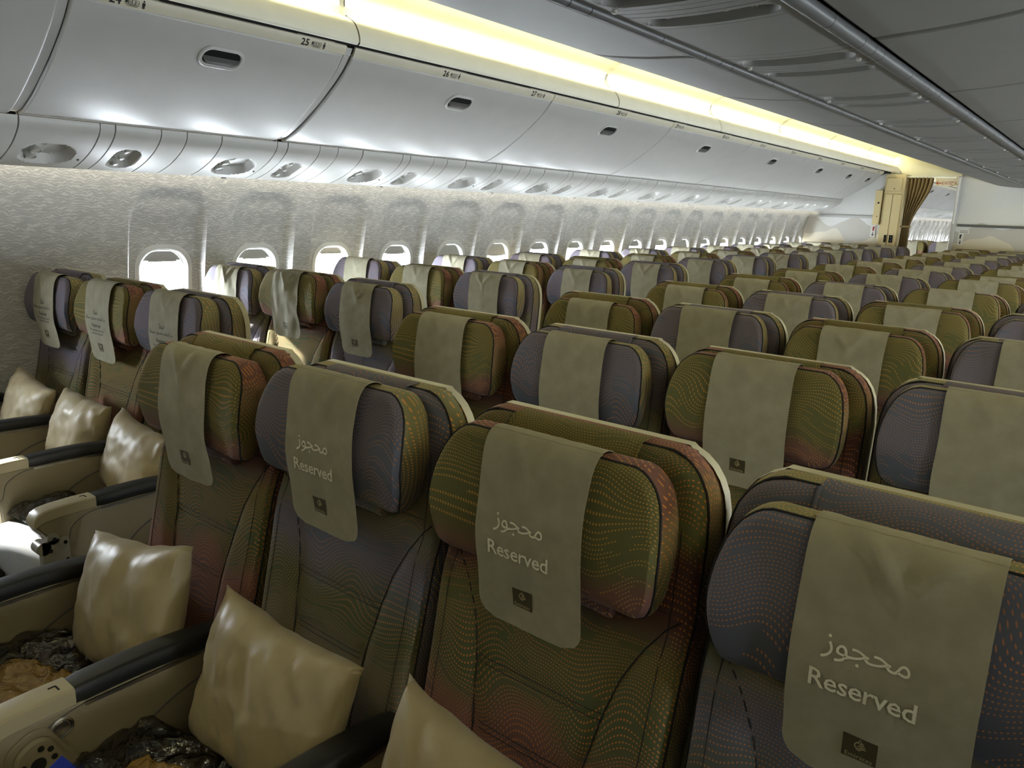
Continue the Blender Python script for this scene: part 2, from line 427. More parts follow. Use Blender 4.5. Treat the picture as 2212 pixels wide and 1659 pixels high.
def wall_panel_mesh(length, wins):
    """lining panel from y=0 to length with scooped bays and window openings (local y, absolute z)"""
    ys = [length*i/round(length/0.017) for i in range(round(length/0.017)+1)]
    zs = [0.0, 0.15, 0.3, 0.45, 0.58] + [0.62+0.02*i for i in range(52)] + [1.67, 1.72]
    mb = MB(); V = []
    for z in zs:
        for y in ys:
            dep = max([bay_depth(y-w, z) for w in wins] + [0.0])
            e = min(y, length-y)
            dep += 0.006*smooth(0.006, 0.0, e)      # seam groove
            V.append((wall_x(z)-dep, y, z))
    ny = len(ys); fs = []
    for j in range(len(zs)-1):
        for i in range(ny-1):
            yc, zc = (ys[i]+ys[i+1])/2, (zs[j]+zs[j+1])/2
            if any(rrect_sdf(yc-w, zc-WZC, OPEN_W, OPEN_H, 0.10) < 0 for w in wins): continue
            k = j*ny+i; fs.append((k, k+1, k+ny+1, k+ny))
    mb.add(V, fs)
    return mb.mesh('wall_panel', M_wall)

def rrect_loop(hx, hy, r, n=7):
    P = []
    for cx, cy, a0 in ((hx-r, hy-r, 0), (-hx+r, hy-r, PI/2), (-hx+r, -hy+r, PI), (hx-r, -hy+r, 1.5*PI)):
        for i in range(n+1):
            a = a0+PI/2*i/n; P.append((cx+r*math.cos(a), cy+r*math.sin(a)))
    return P
def frame_mesh():
    mb = MB(); P = []
    for ins, dep in ((-0.004, 0.030), (0.0, -0.001), (0.008, -0.003), (0.022, -0.002), (0.027, 0.003), (0.029, 0.020), (0.030, 0.040)):
        P.append([(-dep, a, b) for a, b in rrect_loop(0.150-ins, 0.208-ins, 0.115-ins*0.6, 8)])
    mb.grid(P, 0, True)
    return fix_normals(mb.mesh('window_frame', M_white))
def inner_ring_mesh():
    mb = MB(); P = []
    for ins, dep in ((0.0, 0.026), (0.006, 0.025), (0.008, 0.029), (0.010, 0.032), (0.010, 0.050), (0.012, 0.058)):
        P.append([(-dep, a, b) for a, b in rrect_loop(0.123-ins, 0.180-ins, 0.098-ins*0.5, 8)])
    mb.grid(P, 0, True)
    return fix_normals(mb.mesh('inner_frame', M_white))
def shade_mesh(drop):
    mb = MB(); P = []; n = 14
    top = 0.172
    for j in range(5):
        row = []
        for i in range(n+1):
            u = -1+2*i/n; y = 0.118*u
            arch = top - 0.075*max(0, abs(u)-0.30)**2/0.49
            zb = top-drop
            t = j/4; z = arch*(1-t)+min(zb, arch)*t
            row.append((-0.020 - (0.004 if j == 4 else 0), y, z))
        P.append(row)
    mb.sheet(P, 0.003)
    mb.box((-0.019, 0, top-drop), (0.008, 0.150, 0.007))
    return mb.mesh('shade', M_shade)
def pane_mesh():
    mb = MB(); L = rrect_loop(0.112, 0.170, 0.092, 8); n = len(L)
    mb.add([(-0.054, a, b) for a, b in L]+[(-0.057, a, b) for a, b in L], [tuple(range(n)), tuple(range(2*n-1, n-1, -1))]+[(i, i+n, (i+1) % n+n, (i+1) % n) for i in range(n)])
    return mb.mesh('pane', M_glass, False)
ME_frame, ME_inner, ME_pane = frame_mesh(), inner_ring_mesh(), pane_mesh()
ME_shade = {d: shade_mesh(d) for d in (0.035, 0.05, 0.09, 0.15, 0.345)}

wl = struct(obj('wall_left', None), 'pale streaked sidewall lining with scooped window bays')
wr = struct(obj('wall_right', None), 'pale sidewall lining on the far side of the cabin')
ME_p2 = wall_panel_mesh(2*WP, [WP/2, 1.5*WP])
seam0 = W1 + WP/2
ME_first = wall_panel_mesh(1.2, [W1-(seam0-1.2)])
ME_blank = wall_panel_mesh(0.40, [])
wins = []
def put_panel(me, y, ws):
    p = obj('panel', me, wl, (0, y, 0)); wins.extend(ws)
    q = obj('panel', me, wr, (0, y, 0)); q.scale = (-1, 1, 1)
put_panel(ME_first, seam0-1.2, [W1])
ME_front = wall_panel_mesh(seam0-1.2-Y0, [-0.44-Y0])
put_panel(ME_front, Y0, [-0.44])
y = seam0
while y < Y1-2*WP+0.01:
    put_panel(ME_p2, y, [y+WP/2, y+1.5*WP]); y += 2*WP
YEND = y
drops = [0.05, 0.05, 0.035, 0.05, 0.09, 0.09, 0.05, 0.05, 0.035, 0.05, 0.05, 0.09, 0.05, 0.05]
wang = math.atan((WZC-WZ0)/-wall_x(WZC))
portal_me = None
for k, yw in enumerate(sorted(wins)):
    for side in (-1, 1):
        xw = wall_x(WZC) - bay_depth(0, WZC) + 0.004
        wo = struct(obj('window_%d' % (2*k+(1 if side < 0 else 2)), None), None)
        wo.location = (-side*xw, yw, WZC)
        wo.rotation_euler = (0, -wang*side*-1, 0)
        if side > 0: wo.scale = (-1, 1, 1); wo.rotation_euler = (0, -wang, 0)
        else: wo.rotation_euler = (0, wang, 0)
        idx = round((yw-W1)/WP)
        d = drops[idx % len(drops)] if idx >= 0 else 0.035
        for nm, me in (('window_frame', ME_frame), ('inner_frame', ME_inner), ('shade', ME_shade[d]), ('pane', ME_pane)):
            obj(nm, me, wo)
        if yw > PL: continue
        ld = bpy.data.lights.new('daylight_portal', 'AREA'); ld.shape = 'RECTANGLE'; ld.size = 0.30; ld.size_y = 0.42
        ld.cycles.is_portal = True
        lo = obj('daylight_portal', ld); lo.location = (-side*(xw-0.085), yw, WZC)
        lo.rotation_euler = Vector((-side, 0, 0)).to_track_quat('-Z', 'Y').to_euler()

# floor, end walls
mb = MB(); mb.box((0, (Y0+Y1)/2, -0.05), (6.2, Y1-Y0, 0.1)); struct(obj('floor', mb.mesh('floor', M_carpet, False)), 'dark carpeted cabin floor')
M_bulk = plain('bulkhead_laminate', rgb(172, 164, 146), 0.6)
mb = MB(); mb.box((0, Y0-0.05, 1.3), (6.2, 0.1, 2.8)); struct(obj('wall_front', mb.mesh('wall_front', M_bulk, False)), 'plain beige bulkhead ahead of the front row')
mb = MB(); mb.box((0, YEND+0.05, 1.3), (6.2, 0.1, 2.8)); struct(obj('wall_end', mb.mesh('wall_end', M_ceil, False)), 'plain wall at the far end of the next cabin')

def extrude(prof, ya, yb, mb, mi=0, closed=False, ny=1, ends=False):
    P = [[(x, ya+(yb-ya)*j/ny, z) for x, z in prof] for j in range(ny+1)]
    o = len(mb.v); mb.grid(P, mi, closed)
    if ends and closed:
        n = len(prof); mb.f.append(tuple(o+i for i in range(n))); mb.m.append(mi)
        e = o+ny*n; mb.f.append(tuple(e+i for i in range(n))[::-1]); mb.m.append(mi)
def offset_prof(prof, t):
    out = []
    for i, (x, z) in enumerate(prof):
        a = prof[max(i-1, 0)]; b = prof[min(i+1, len(prof)-1)]
        dx, dz = b[0]-a[0], b[1]-a[1]; l = math.hypot(dx, dz)
        out.append((x - dz/l*t, z + dx/l*t))
    return out
def catmull(pts, n=6):
    out = []
    for i in range(len(pts)-1):
        p0 = pts[max(i-1, 0)]; p1 = pts[i]; p2 = pts[i+1]; p3 = pts[min(i+2, len(pts)-1)]
        for k in range(n):
            t = k/n
            out.append(tuple(0.5*((2*b)+(c-a)*t+(2*a-5*b+4*c-d)*t*t+(-a+3*b-3*c+d)*t**3) for a, b, c, d in zip(p0, p1, p2, p3)))
    out.append(pts[-1]); return out
def mir(prof): return [(-x, z) for x, z in prof]

# aisle ceiling with the lamp cove; mirrored over the other aisle
LEDGE = catmull([(-1.812, 2.150), (-1.800, 2.160), (-1.806, 2.200), (-1.835, 2.243), (-1.880, 2.270)], 4)
COVE_LO = [(-1.880, 2.270), (-1.900, 2.290), (-1.908, 2.314)]
LAMP = catmull([(-1.908, 2.314), (-1.909, 2.334), (-1.900, 2.352)], 3)
COVE_UP = catmull([(-1.900, 2.352), (-1.860, 2.386), (-1.810, 2.407), (-1.70, 2.430)], 4)
CEIL = catmull([(-1.70, 2.430), (-1.45, 2.455), (-1.1, 2.465), (-0.70, 2.46), (0.0, 2.46)], 4)
mb = MB()
for sgn in (0, 1):
    g = (lambda p: p) if sgn == 0 else mir
    extrude(g(CEIL), Y0, YEND, mb, 0)
ceiling = struct(obj('ceiling', mb.mesh('ceiling', [M_ceil])), 'grey ceiling panels over the aisles')
cove_seams = [Y0, -0.1, 1.41, 3.53, 5.1, 6.65, 8.2, 9.75, 11.3, 13.2, 15.1, 17.0, 19.0, 21.0, 23.0, 25.0, 27.0, YEND]
for sgn in (0, 1):
    g = (lambda p: p) if sgn == 0 else mir
    for i in range(len(cove_seams)-1):
        a, b_ = cove_seams[i]+0.004, cove_seams[i+1]-0.004
        mb = MB(); extrude(g(LEDGE), a, b_, mb); extrude(g(offset_prof(LEDGE, 0.012)), a, b_, mb)
        obj('ledge', mb.mesh('ledge', M_cove), ceiling)
        mb = MB(); extrude(g(COVE_LO), a, b_, mb); extrude(g(COVE_UP), a, b_, mb); obj('cove_panel', mb.mesh('cove_panel', M_cove), ceiling)
        # seam rib
        mb = MB(); pr = g(offset_prof(COVE_LO + LAMP[1:] + COVE_UP[1:], -0.006)); extrude(pr, b_-0.014, b_+0.006, mb); obj('seam_rib', mb.mesh('seam_rib', M_cove), ceiling)
        mb = MB(); extrude(g(LAMP), a+0.012, b_-0.012, mb)
        o = obj('cove_lamp', mb.mesh('cove_lamp', M_lampc), ceiling)
# dark backing, added to block sky light and blacken seams and gaps
mb = MB()
BACK = [(-2.80, 1.60), (-2.76, 1.70), (-2.45, 1.80), (-2.10, 2.05), (-1.93, 2.14), (-1.93, 2.42), (-1.75, 2.47), (-0.60, 2.50), (0.60, 2.50), (1.75, 2.47), (1.93, 2.42), (1.93, 2.14), (2.10, 2.05), (2.45, 1.80), (2.76, 1.70), (2.80, 1.60)]
extrude(BACK, Y0, YEND, mb); obj('backing', mb.mesh('backing', M_dark), ceiling)

ORD = ['first', 'second', 'third', 'fourth', 'fifth', 'sixth', 'seventh', 'eighth', 'ninth', 'tenth', 'eleventh', 'twelfth', 'thirteenth', 'fourteenth', 'fifteenth', 'sixteenth', 'seventeenth', 'eighteenth', 'nineteenth', 'twentieth', 'twenty-first', 'twenty-second', 'twenty-third', 'twenty-fourth']

# ------------------------------------------------------------------ sidewall bins
DOOR = catmull([(-2.405, 1.776), (-2.353, 1.783), (-2.255, 1.826), (-2.161, 1.880), (-2.070, 1.938), (-1.993, 1.994), (-1.930, 2.046), (-1.893, 2.086), (-1.872, 2.112)], 3)
STRIP = catmull([(-1.871, 2.112), (-1.858, 2.130), (-1.852, 2.146), (-1.860, 2.152)], 3)
def slab_y(prof, ya, yb, t, mat, name, bev=0.004):
    inner = offset_prof(prof, t)
    ring = prof + inner[::-1]
    mb = MB(); extrude(ring, ya, yb, mb, 0, True, 1, True)
    me = fix_normals(mb.mesh(name, mat)); return me
def bevel(o, wd=0.004, seg=2):
    m = o.modifiers.new('round', 'BEVEL'); m.width = wd; m.segments = seg; m.limit_method = 'ANGLE'; m.angle_limit = math.radians(50); return o
def door_point(x):
    for i in range(len(DOOR)-1):
        if DOOR[i][0] <= x <= DOOR[i+1][0]:
            t = (x-DOOR[i][0])/(DOOR[i+1][0]-DOOR[i][0]); z = DOOR[i][1]+(DOOR[i+1][1]-DOOR[i][1])*t
            a = math.atan2(DOOR[i+1][1]-DOOR[i][1], DOOR[i+1][0]-DOOR[i][0]); return z, a
def handle_meshes():
    mb = MB(); P = []
    for ins, h in ((0.0, -0.002), (0.0, 0.005), (0.005, 0.008), (0.013, 0.007), (0.016, 0.001)):
        P.append([(a, b, h) for a, b in rrect_loop(0.092-ins, 0.050-ins, 0.047-ins, 6)])
    mb.grid(P, 0, True); r = fix_normals(mb.mesh('handle_frame', M_bin))
    mb = MB(); L = rrect_loop(0.077, 0.035, 0.033, 6); mb.add([(a, b, 0.0015) for a, b in L], [tuple(range(len(L)))]); c = mb.mesh('handle_shade_plate', M_dark)  # flat dark plate; its colour stands in for the shade inside the handle
    mb = MB(); P = []
    for y_, h in ((-0.034, 0.002), (-0.028, 0.005), (-0.006, 0.006), (0.002, 0.003)):
        hw = 0.076-0.026*smooth(-0.012, -0.036, y_); P.append([(u*hw, y_, h) for u in (-1, -0.5, 0, 0.5, 1)])
    mb.sheet(P, 0.002); f = fix_normals(mb.mesh('handle_flap', M_rail))
    return r, c, f
H_ring, H_shade, H_flap = handle_meshes()
def person_mesh():
    mb = MB()
    def disc(cx, cy, r): mb.add([(cx+r*math.cos(2*PI*k/10), cy+r*math.sin(2*PI*k/10), 0) for k in range(10)], [tuple(range(10))])
    def rect(a, b, c, d): mb.add([(a, b, 0), (c, b, 0), (c, d, 0), (a, d, 0)], [(0, 1, 2, 3)])
    disc(0, 0.0105, 0.0035); rect(-0.0055, -0.004, 0.0055, 0.006); rect(-0.004, -0.013, -0.0005, -0.004); rect(0.0005, -0.013, 0.004, -0.004)
    return mb.mesh('person_icon', M_black, False)
def seatrow_icon_mesh():
    mb = MB()
    def line(a, b, t=0.0007):
        d = Vector((b[0]-a[0], b[1]-a[1])).normalized()*t; n_ = Vector((-d.y, d.x))
        mb.add([(a[0]-n_.x, a[1]-n_.y, 0), (b[0]-n_.x, b[1]-n_.y, 0), (b[0]+n_.x, b[1]+n_.y, 0), (a[0]+n_.x, a[1]+n_.y, 0)], [(0, 1, 2, 3)])
    for k in range(4):
        x0 = -0.024+k*0.012
        pts = [(x0, -0.008), (x0, 0.008), (x0+0.010, 0.008), (x0+0.010, -0.008), (x0, -0.008)]
        for p, q in zip(pts[:-1], pts[1:]): line(p, q)
    for k in range(3):
        x0 = -0.018+k*0.012; pts = [(x0, -0.008), (x0+0.002, -0.013), (x0+0.010, -0.013), (x0+0.011, -0.008)]
        for p, q in zip(pts[:-1], pts[1:]): line(p, q)
    mb.add([(-0.023, -0.004, 0), (-0.016, -0.004, 0), (-0.016, 0.006, 0), (-0.023, 0.006, 0)], [(0, 1, 2, 3)])
    return mb.mesh('seat_row_icon', M_black, False)
ME_person, ME_srow = person_mesh(), seatrow_icon_mesh()
def seg_mesh(prof, ya, yb, t, mat, nm): return slab_y(prof, ya, yb, t, mat, nm)

BINS = [(-2.15, 0.262), (0.296, 1.386), (1.432, 2.902), (2.908, 4.392), (4.398, 5.90), (5.906, 7.42), (7.426, 8.78), (8.786, 9.72), (9.726, 10.50),
        *[(12.0+1.5*k_, 13.494+1.5*k_) for k_ in range(11)]]
ROWTXT = [(0.42, '24'), (1.17, '25'), (1.995, '26'), (2.705, '27'), (3.62, '28'), (4.45, '29'), (5.28, '30'), (6.10, '31'), (6.92, '32'), (7.75, '33'), (8.58, '34'), (9.40, '35'), (10.2, '36')]
sa = math.atan2(2.146-2.112, -1.852+1.871)      # slope of the label strip
for bi, (a, b_) in enumerate(BINS):
    far = a > PL
    lab = ('pale grey curved overhead bin, %s from the near end above the window seats' % ORD[bi]) if not far else ('pale overhead bin seen through the aisle doorway, %s in the next cabin' % ORD[bi-9])
    t = thing('overhead_bin', lab, 'overhead bin', (-2.2, a, 1.80), None, 'overhead bins along the window side')
    off = (2.2, -a, -1.80)
    d = obj('bin_door', slab_y(DOOR, a, b_, 0.018, M_bin, 'bin_door'), t, off); bevel(d, 0.008, 3)
    s_ = obj('trim_strip', slab_y(STRIP, a, b_, 0.012, M_trim, 'trim_strip'), t, off); bevel(s_, 0.004, 2)
    # end walls of the bin body, set back
    mb = MB(); pr = offset_prof(DOOR, 0.02); ring = pr + [(-1.95, 2.14), (-2.42, 1.86)]
    extrude(ring, a+0.012, b_-0.012, mb, 0, True, 1, True); obj('bin_body', fix_normals(mb.mesh('bin_body', M_bin)), t, off)
    hy = {1: 0.859, 2: 2.205, 3: 3.665}.get(bi, (a+b_)/2)
    hx = -1.955; hz, ha = door_point(hx)
    hp = obj('handle', H_ring, t, (hx+2.2+math.sin(ha)*0.001, hy-a, hz-1.80-math.cos(ha)*0.001))
    X = Vector((0, 1, 0)); Yv = Vector((math.cos(ha), 0, math.sin(ha))); Zv = X.cross(Yv)
    hp.rotation_euler = Matrix((X, Yv, Zv)).transposed().to_euler()
    obj('handle_shade_plate', H_shade, hp); obj('handle_flap', H_flap, hp)
    for yt, s in ROWTXT:
        if not (a <= yt < b_): continue
        X = Vector((0, 1, 0)); Yv = Vector((math.cos(sa), 0, math.sin(sa))); Zv = X.cross(Yv); R3 = Matrix((X, Yv, Zv)).transposed().to_euler()
        mb = MB(); pr = offset_prof(STRIP, -0.0022); extrude(pr, yt-0.03, yt+0.155, mb)
        pl = obj('row_placard', mb.mesh('row_placard', M_trim), t, off)
        def put(nm, me, yy_):
            o = obj(nm, me, pl, (-1.8600+0.0035, yy_, 2.1275)); o.rotation_euler = R3
        put('row_number', text_mesh(s, 0.038, M_black, 1.05, 0.0012), yt+0.006)
        put('seat_row_icon', ME_srow, yt+0.062); put('person_icon', ME_person, yt+0.100)
        for k, ch in enumerate('KJH'): put('seat_letter', text_mesh(ch, 0.011, M_black), yt+0.0565+0.012*k)
# pillar between the two bin groups, where the gap is wide
for yc in (1.409, 0.279):
    mb = MB(); pr = offset_prof(DOOR + STRIP, 0.010); inner = offset_prof(DOOR+STRIP, 0.04)
    extrude(pr + inner[::-1], yc-0.016, yc+0.014, mb, 0, True, 1, True)
    o = obj('trim_%d' % (3 if yc > 1 else 4), fix_normals(mb.mesh('bin_divider', M_bin))); struct(o, 'curved divider between two overhead bins'); bevel(o, 0.006, 2)

# ------------------------------------------------------------------ service strip under the bins
PSU = catmull([(-2.392, 1.774), (-2.394, 1.752), (-2.416, 1.722), (-2.470, 1.682), (-2.545, 1.645), (-2.62, 1.618), (-2.683, 1.601)], 4)
def arclen(prof):
    L = [0.0]
    for a, b in zip(prof[:-1], prof[1:]): L.append(L[-1]+math.hypot(b[0]-a[0], b[1]-a[1]))
    return L
PL_ = arclen(PSU); PTOT = PL_[-1]
def psu_at(s):
    s = max(0, min(PTOT, s))
    for i in range(len(PSU)-1):
        if s <= PL_[i+1]+1e-9:
            t = (s-PL_[i])/(PL_[i+1]-PL_[i]); x = PSU[i][0]+(PSU[i+1][0]-PSU[i][0])*t; z = PSU[i][1]+(PSU[i+1][1]-PSU[i][1])*t
            dx, dz = PSU[i+1][0]-PSU[i][0], PSU[i+1][1]-PSU[i][1]; l = math.hypot(dx, dz)
            return x, z, (-dz/l, dx/l)     # cabin-facing normal (right and down)
def psu_mesh(length, rec=None):
    # rec: (half length along y, half along s, depth)
    ny = 2 if rec is None else 40; ns = 14 if rec is None else 44
    sc_ = PTOT*0.60; P = []
    for j in range(ny+1):
        y = length*j/ny; row = []
        for i in range(ns+1):
            s = PTOT*i/ns; x, z, n = psu_at(s); d = 0.0
            if rec:
                d0 = rrect_sdf(y-length/2, s-sc_, rec[0], rec[1], min(rec[0], rec[1])*0.92)
                d = rec[2]*smooth(0.0, -0.013, d0)
            row.append((x-n[0]*-d*-1, y, z-n[1]*d))
        P.append(row)
    # back return so the panel has an edge
    mb = MB(); mb.grid(P)
    e0, e1 = P[0], P[-1]
    for E_ in (e0, e1):
        mb.grid([E_, [(x-0.012, y, z+0.022) for x, y, z in E_]])
    lo = [r[-1] for r in P]; mb.grid([lo, [(x-0.006, y, z+0.004) for x, y, z in lo], [(x-0.03, y, z+0.03) for x, y, z in lo]])
    return fix_normals(mb.mesh('service_strip', M_psu))
ps_n = psu_at(PTOT*0.6)
down = Vector((ps_n[2][0], 0, ps_n[2][1]))
if down.z > 0: down = -down
def lamp_mesh():
    mb = MB(); ax = (0.42, 0.10, -1.0)
    mb.lathe([(0.019, -0.040), (0.0205, -0.006), (0.0215, 0.0), (0.0195, 0.001), (0.0175, -0.003)], (0, 0, 0), ax, 20)
    mb.lathe([(0.0175, -0.003), (0.014, -0.018), (0.0, -0.020)], (0, 0, 0), ax, 20, 1)  # inside coloured dark to deepen the shade of the recess
    return mb.mesh('reading_lamp', [M_nozzle, M_dark])
def nozzle_mesh():
    mb = MB(); ax = (0.55, 0.15, -1.0)
    mb.lathe([(0.023, -0.022), (0.022, -0.014), (0.0125, -0.008), (0.0110, 0.008), (0.0090, 0.009)], (0, 0, 0), ax, 20)
    mb.lathe([(0.0090, 0.009), (0.0065, 0.003), (0.0, 0.002)], (0, 0, 0), ax, 20, 1)
    return mb.mesh('air_nozzle', [M_nozzle, M_dark])
def knob_mesh():
    mb = MB(); mb.lathe([(0.0045, -0.004), (0.0045, 0.003), (0.0030, 0.005), (0.0, 0.005)], (0, 0, 0), tuple(down), 10)
    return mb.mesh('call_button', M_darkmetal)
ME_lamp, ME_noz, ME_knob = lamp_mesh(), nozzle_mesh(), knob_mesh()
ME_psuL, ME_psuG = psu_mesh(0.285, (0.100, 0.092, 0.040)), psu_mesh(0.185, (0.058, 0.092, 0.036))
mb = MB(); pr = offset_prof(PSU, -0.018 if down.z > 0 else 0.02)
pr = [(x-0.034, z+0.060) for x, z in PSU]
pr = [(x-0.030, z+0.090) for x, z in PSU]
extrude(pr, Y0, YEND, mb); extrude(mir(PSU), Y0, YEND, mb)
strip = struct(obj('trim_1', mb.mesh('service_strip_backing', M_dark)), 'service strip running under the overhead bins')
_pm = {}
def filler(a, b_):
    if b_-a < 0.012: return
    L = round(b_-a, 3)
    if L not in _pm: _pm[L] = psu_mesh(L)
    obj('panel', _pm[L], strip, (0, a, 0))
PP = 0.82
edges = []
kk = 0; yL = 0.44-4*PP; yG = 0.74-4*PP
while yL < YEND-0.4:
    edges.append((yL, 'L')); edges.append((yG, 'G')); yL += PP; yG += PP
edges.sort(); G_ = 0.005
cur = Y0
nL = nG = 0
for yc, kind in edges:
    if yc < Y0+0.2 or (PL-0.10 < yc < 11.9): continue
    ln = 0.285 if kind == 'L' else 0.185
    a = yc-ln/2
    if a-cur > 0.30: filler(cur+G_, a-0.16-G_); filler(a-0.16, a-G_)
    elif a-cur > 0.12: filler(cur+G_, cur+(a-cur)*0.42-G_); filler(cur+(a-cur)*0.42, a-G_)
    else: filler(cur+G_, a-G_)
    cur = a+ln
    if -0.4 < yc < PL:
        if kind == 'L': nL += 1; q = ORD[nL-1]
        else: nG += 1; q = ORD[nG-1]
        lb = ('oval recess with three round reading lamps, %s from the near end under the bins' if kind == 'L' else 'oval recess with three air nozzles, %s from the near end under the bins') % q
    else: lb = ('small %s panel under the bins of the next cabin, %s beyond the doorway' % ('lamp' if kind == 'L' else 'nozzle', ORD[int((yc-11.9)/PP)])) if yc > PL else ('%s panel under the bins ahead of the front row, near end%s' % ('lamp' if kind == 'L' else 'nozzle', '' if yc < -1 else ' beside the first bin'))
    t = thing('reading_light_panel' if kind == 'L' else 'air_nozzle_panel', lb, 'service panel', (-2.5, a, 1.66), None, 'service panels under the window-side bins')
    off = (2.5, 0, -1.66)
    obj('housing', ME_psuL if kind == 'L' else ME_psuG, t, off)
    for i, f in enumerate((0.42, 0.60, 0.78)):
        x, z, n = psu_at(PTOT*f); dep = 0.030 if kind == 'L' else 0.028
        yy_ = ln/2 - (0.035 if kind == 'L' else 0.008)
        obj('reading_lamp' if kind == 'L' else 'air_nozzle', ME_lamp if kind == 'L' else ME_noz, t, (x-down.x*(dep-0.016)+2.5, yy_, z-down.z*(dep-0.016)-1.66))
    if kind == 'L':
        x, z, n = psu_at(PTOT*0.66); obj('call_button', ME_knob, t, (x+2.5, ln-0.020, z-1.66))
filler(cur+G_, YEND)
# sidewall lamps behind the lower lip of the strip
for sgn in (-1, 1):
    mb = MB(); pr = [(sgn*2.700, 1.640), (sgn*2.715, 1.655), (sgn*2.735, 1.662)]; extrude(pr, Y0, YEND, mb)
    tag(obj('sidewall_lamp', mb.mesh('sidewall_lamp', M_lampw)), 'hidden strip lamp washing the top of the %s sidewall' % ('left' if sgn < 0 else 'right'), 'strip lamp')

# plain mirrored bins over the other window triple (only lit, hardly seen)
mb = MB(); extrude(mir(DOOR+STRIP[1:]), Y0, YEND, mb); struct(obj('trim_2', mb.mesh('bins_far_side', M_bin)), 'row of bins on the far side of the cabin')

# ------------------------------------------------------------------ centre bins
CB = catmull([(-0.256, 1.972), (-0.300, 1.976), (-0.40, 1.982), (-0.50, 1.992), (-0.58, 2.003), (-0.64, 2.018), (-0.685, 2.042), (-0.715, 2.085), (-0.725, 2.14), (-0.725, 2.45)], 3)
cb_seams = [Y0, -0.64, 0.38, 1.40] + [1.40+1.03*k for k in range(1, 10)] + [PC]
ME_cb = {}
nb = 0
for i in range(len(cb_seams)-1):
    a, b_ = cb_seams[i]+(0.020 if abs(cb_seams[i]-1.40) < 0.01 else 0.006), cb_seams[i+1]-(0.006)
    for sgn in (-1, 1):
        L = round(b_-a, 3)
        if (L, sgn) not in ME_cb:
            prof = CB if sgn < 0 else mir(CB)
            mb = MB(); inner = offset_prof(CB, -0.02 if offset_prof(CB, 0.02)[4][1] < CB[4][1] else 0.02)
            ring = CB+inner[::-1]
            if sgn > 0: ring = mir(ring)
            extrude(ring, 0, L, mb, 0, True, 1, True); ME_cb[(L, sgn)] = fix_normals(mb.mesh('centre_bin_door', M_cbin))
        o = obj('centre_bin', ME_cb[(L, sgn)], None, (0, a, 0)); bevel(o, 0.009, 3)
        tag(o, 'grey ceiling bin %s of the central light strip, %s from the near end' % ('left' if sgn < 0 else 'right', ORD[i]), 'ceiling bin', 'centre ceiling bins')
# strip with lamps and nozzles between the two rows of centre bins
SW = 0.205
def cpsu_mesh(length, rec=None):
    ny = 2 if rec is None else 36; nx = 6 if rec is None else 80; P = []
    for j in range(ny+1):
        y = length*j/ny; row = []
        for i in range(nx+1):
            x = -SW+2*SW*i/nx
            z = 1.962+0.010*(abs(x)/SW)**2; d = 0.0
            if rec: d = rec[2]*smooth(0.0, -0.011, rrect_sdf(x, y-length/2, rec[0], rec[1], rec[1]*0.98))
            row.append((x, y, z+d))
        P.append(row)
    mb = MB(); mb.grid(P)
    for E_ in (P[0], P[-1]): mb.grid([E_, [(x, y, z+0.02) for x, y, z in E_]])
    return fix_normals(mb.mesh('ceiling_strip', M_cbin))
ME_cL, ME_cG = cpsu_mesh(0.16, (0.172, 0.052, 0.042)), cpsu_mesh(0.13, (0.172, 0.042, 0.040))
mb = MB(); mb.box((0, (Y0+PC)/2, 2.05), (0.50, PC-Y0, 0.06)); cstrip = struct(obj('trim_5', mb.mesh('ceiling_strip_backing', M_dark, False)), 'central ceiling strip between the centre bins')
for sgn in (-1, 1):
    y = Y0; k = 0
    joints = []
    rr = 0.014 if sgn < 0 else 0.021
    while y < PC-0.02:
        L = (0.27, 0.11, 0.09, 0.36)[k % 4]; b_ = min(y+L, PC)
        mb = MB(); pts = [(sgn*0.222, y+0.0015, 1.972), (sgn*0.222, b_-0.0015, 1.972)]
        mb.tube(pts, rr, 12); obj('rail', mb.mesh('rail', M_rail), cstrip); y = b_; k += 1
_cm = {}
def cfill(a, b_):
    if b_-a < 0.01: return
    L = round(b_-a, 3)
    if L not in _cm: _cm[L] = cpsu_mesh(L)
    obj('panel', _cm[L], cstrip, (0, a, 0))
ME_clamp_b = MB(); ME_clamp_b.lathe([(0.030, 0.018), (0.028, 0.004), (0.024, 0.0), (0.020, 0.002), (0.016, 0.012), (0.0, 0.014)], (0, 0, 0), 'z', 18); ME_clamp = ME_clamp_b.mesh('reading_lamp', M_nozzle)
b2 = MB(); b2.lathe([(0.016, 0.014), (0.014, 0.006), (0.009, 0.002), (0.008, -0.010), (0.006, -0.010), (0.0, -0.006)], (0, 0, 0), 'z', 14); ME_cnoz = b2.mesh('air_nozzle', M_metal)
b2 = MB(); b2.lathe([(0.007, 0.008), (0.007, -0.004), (0.004, -0.007), (0.0, -0.007)], (0, 0, 0), 'z', 12); ME_cknob = b2.mesh('call_button', M_nozzle)
ced = []
yL, yG = 0.72-4*0.83, 0.945-4*0.83
while yG < PC-0.3: ced += [(yL, 'L'), (yG, 'G')]; yL += 0.83; yG += 0.83
ced = [(a_, k_) for a_, k_ in ced if a_ > Y0+0.2]
cur = Y0; nL = nG = 0
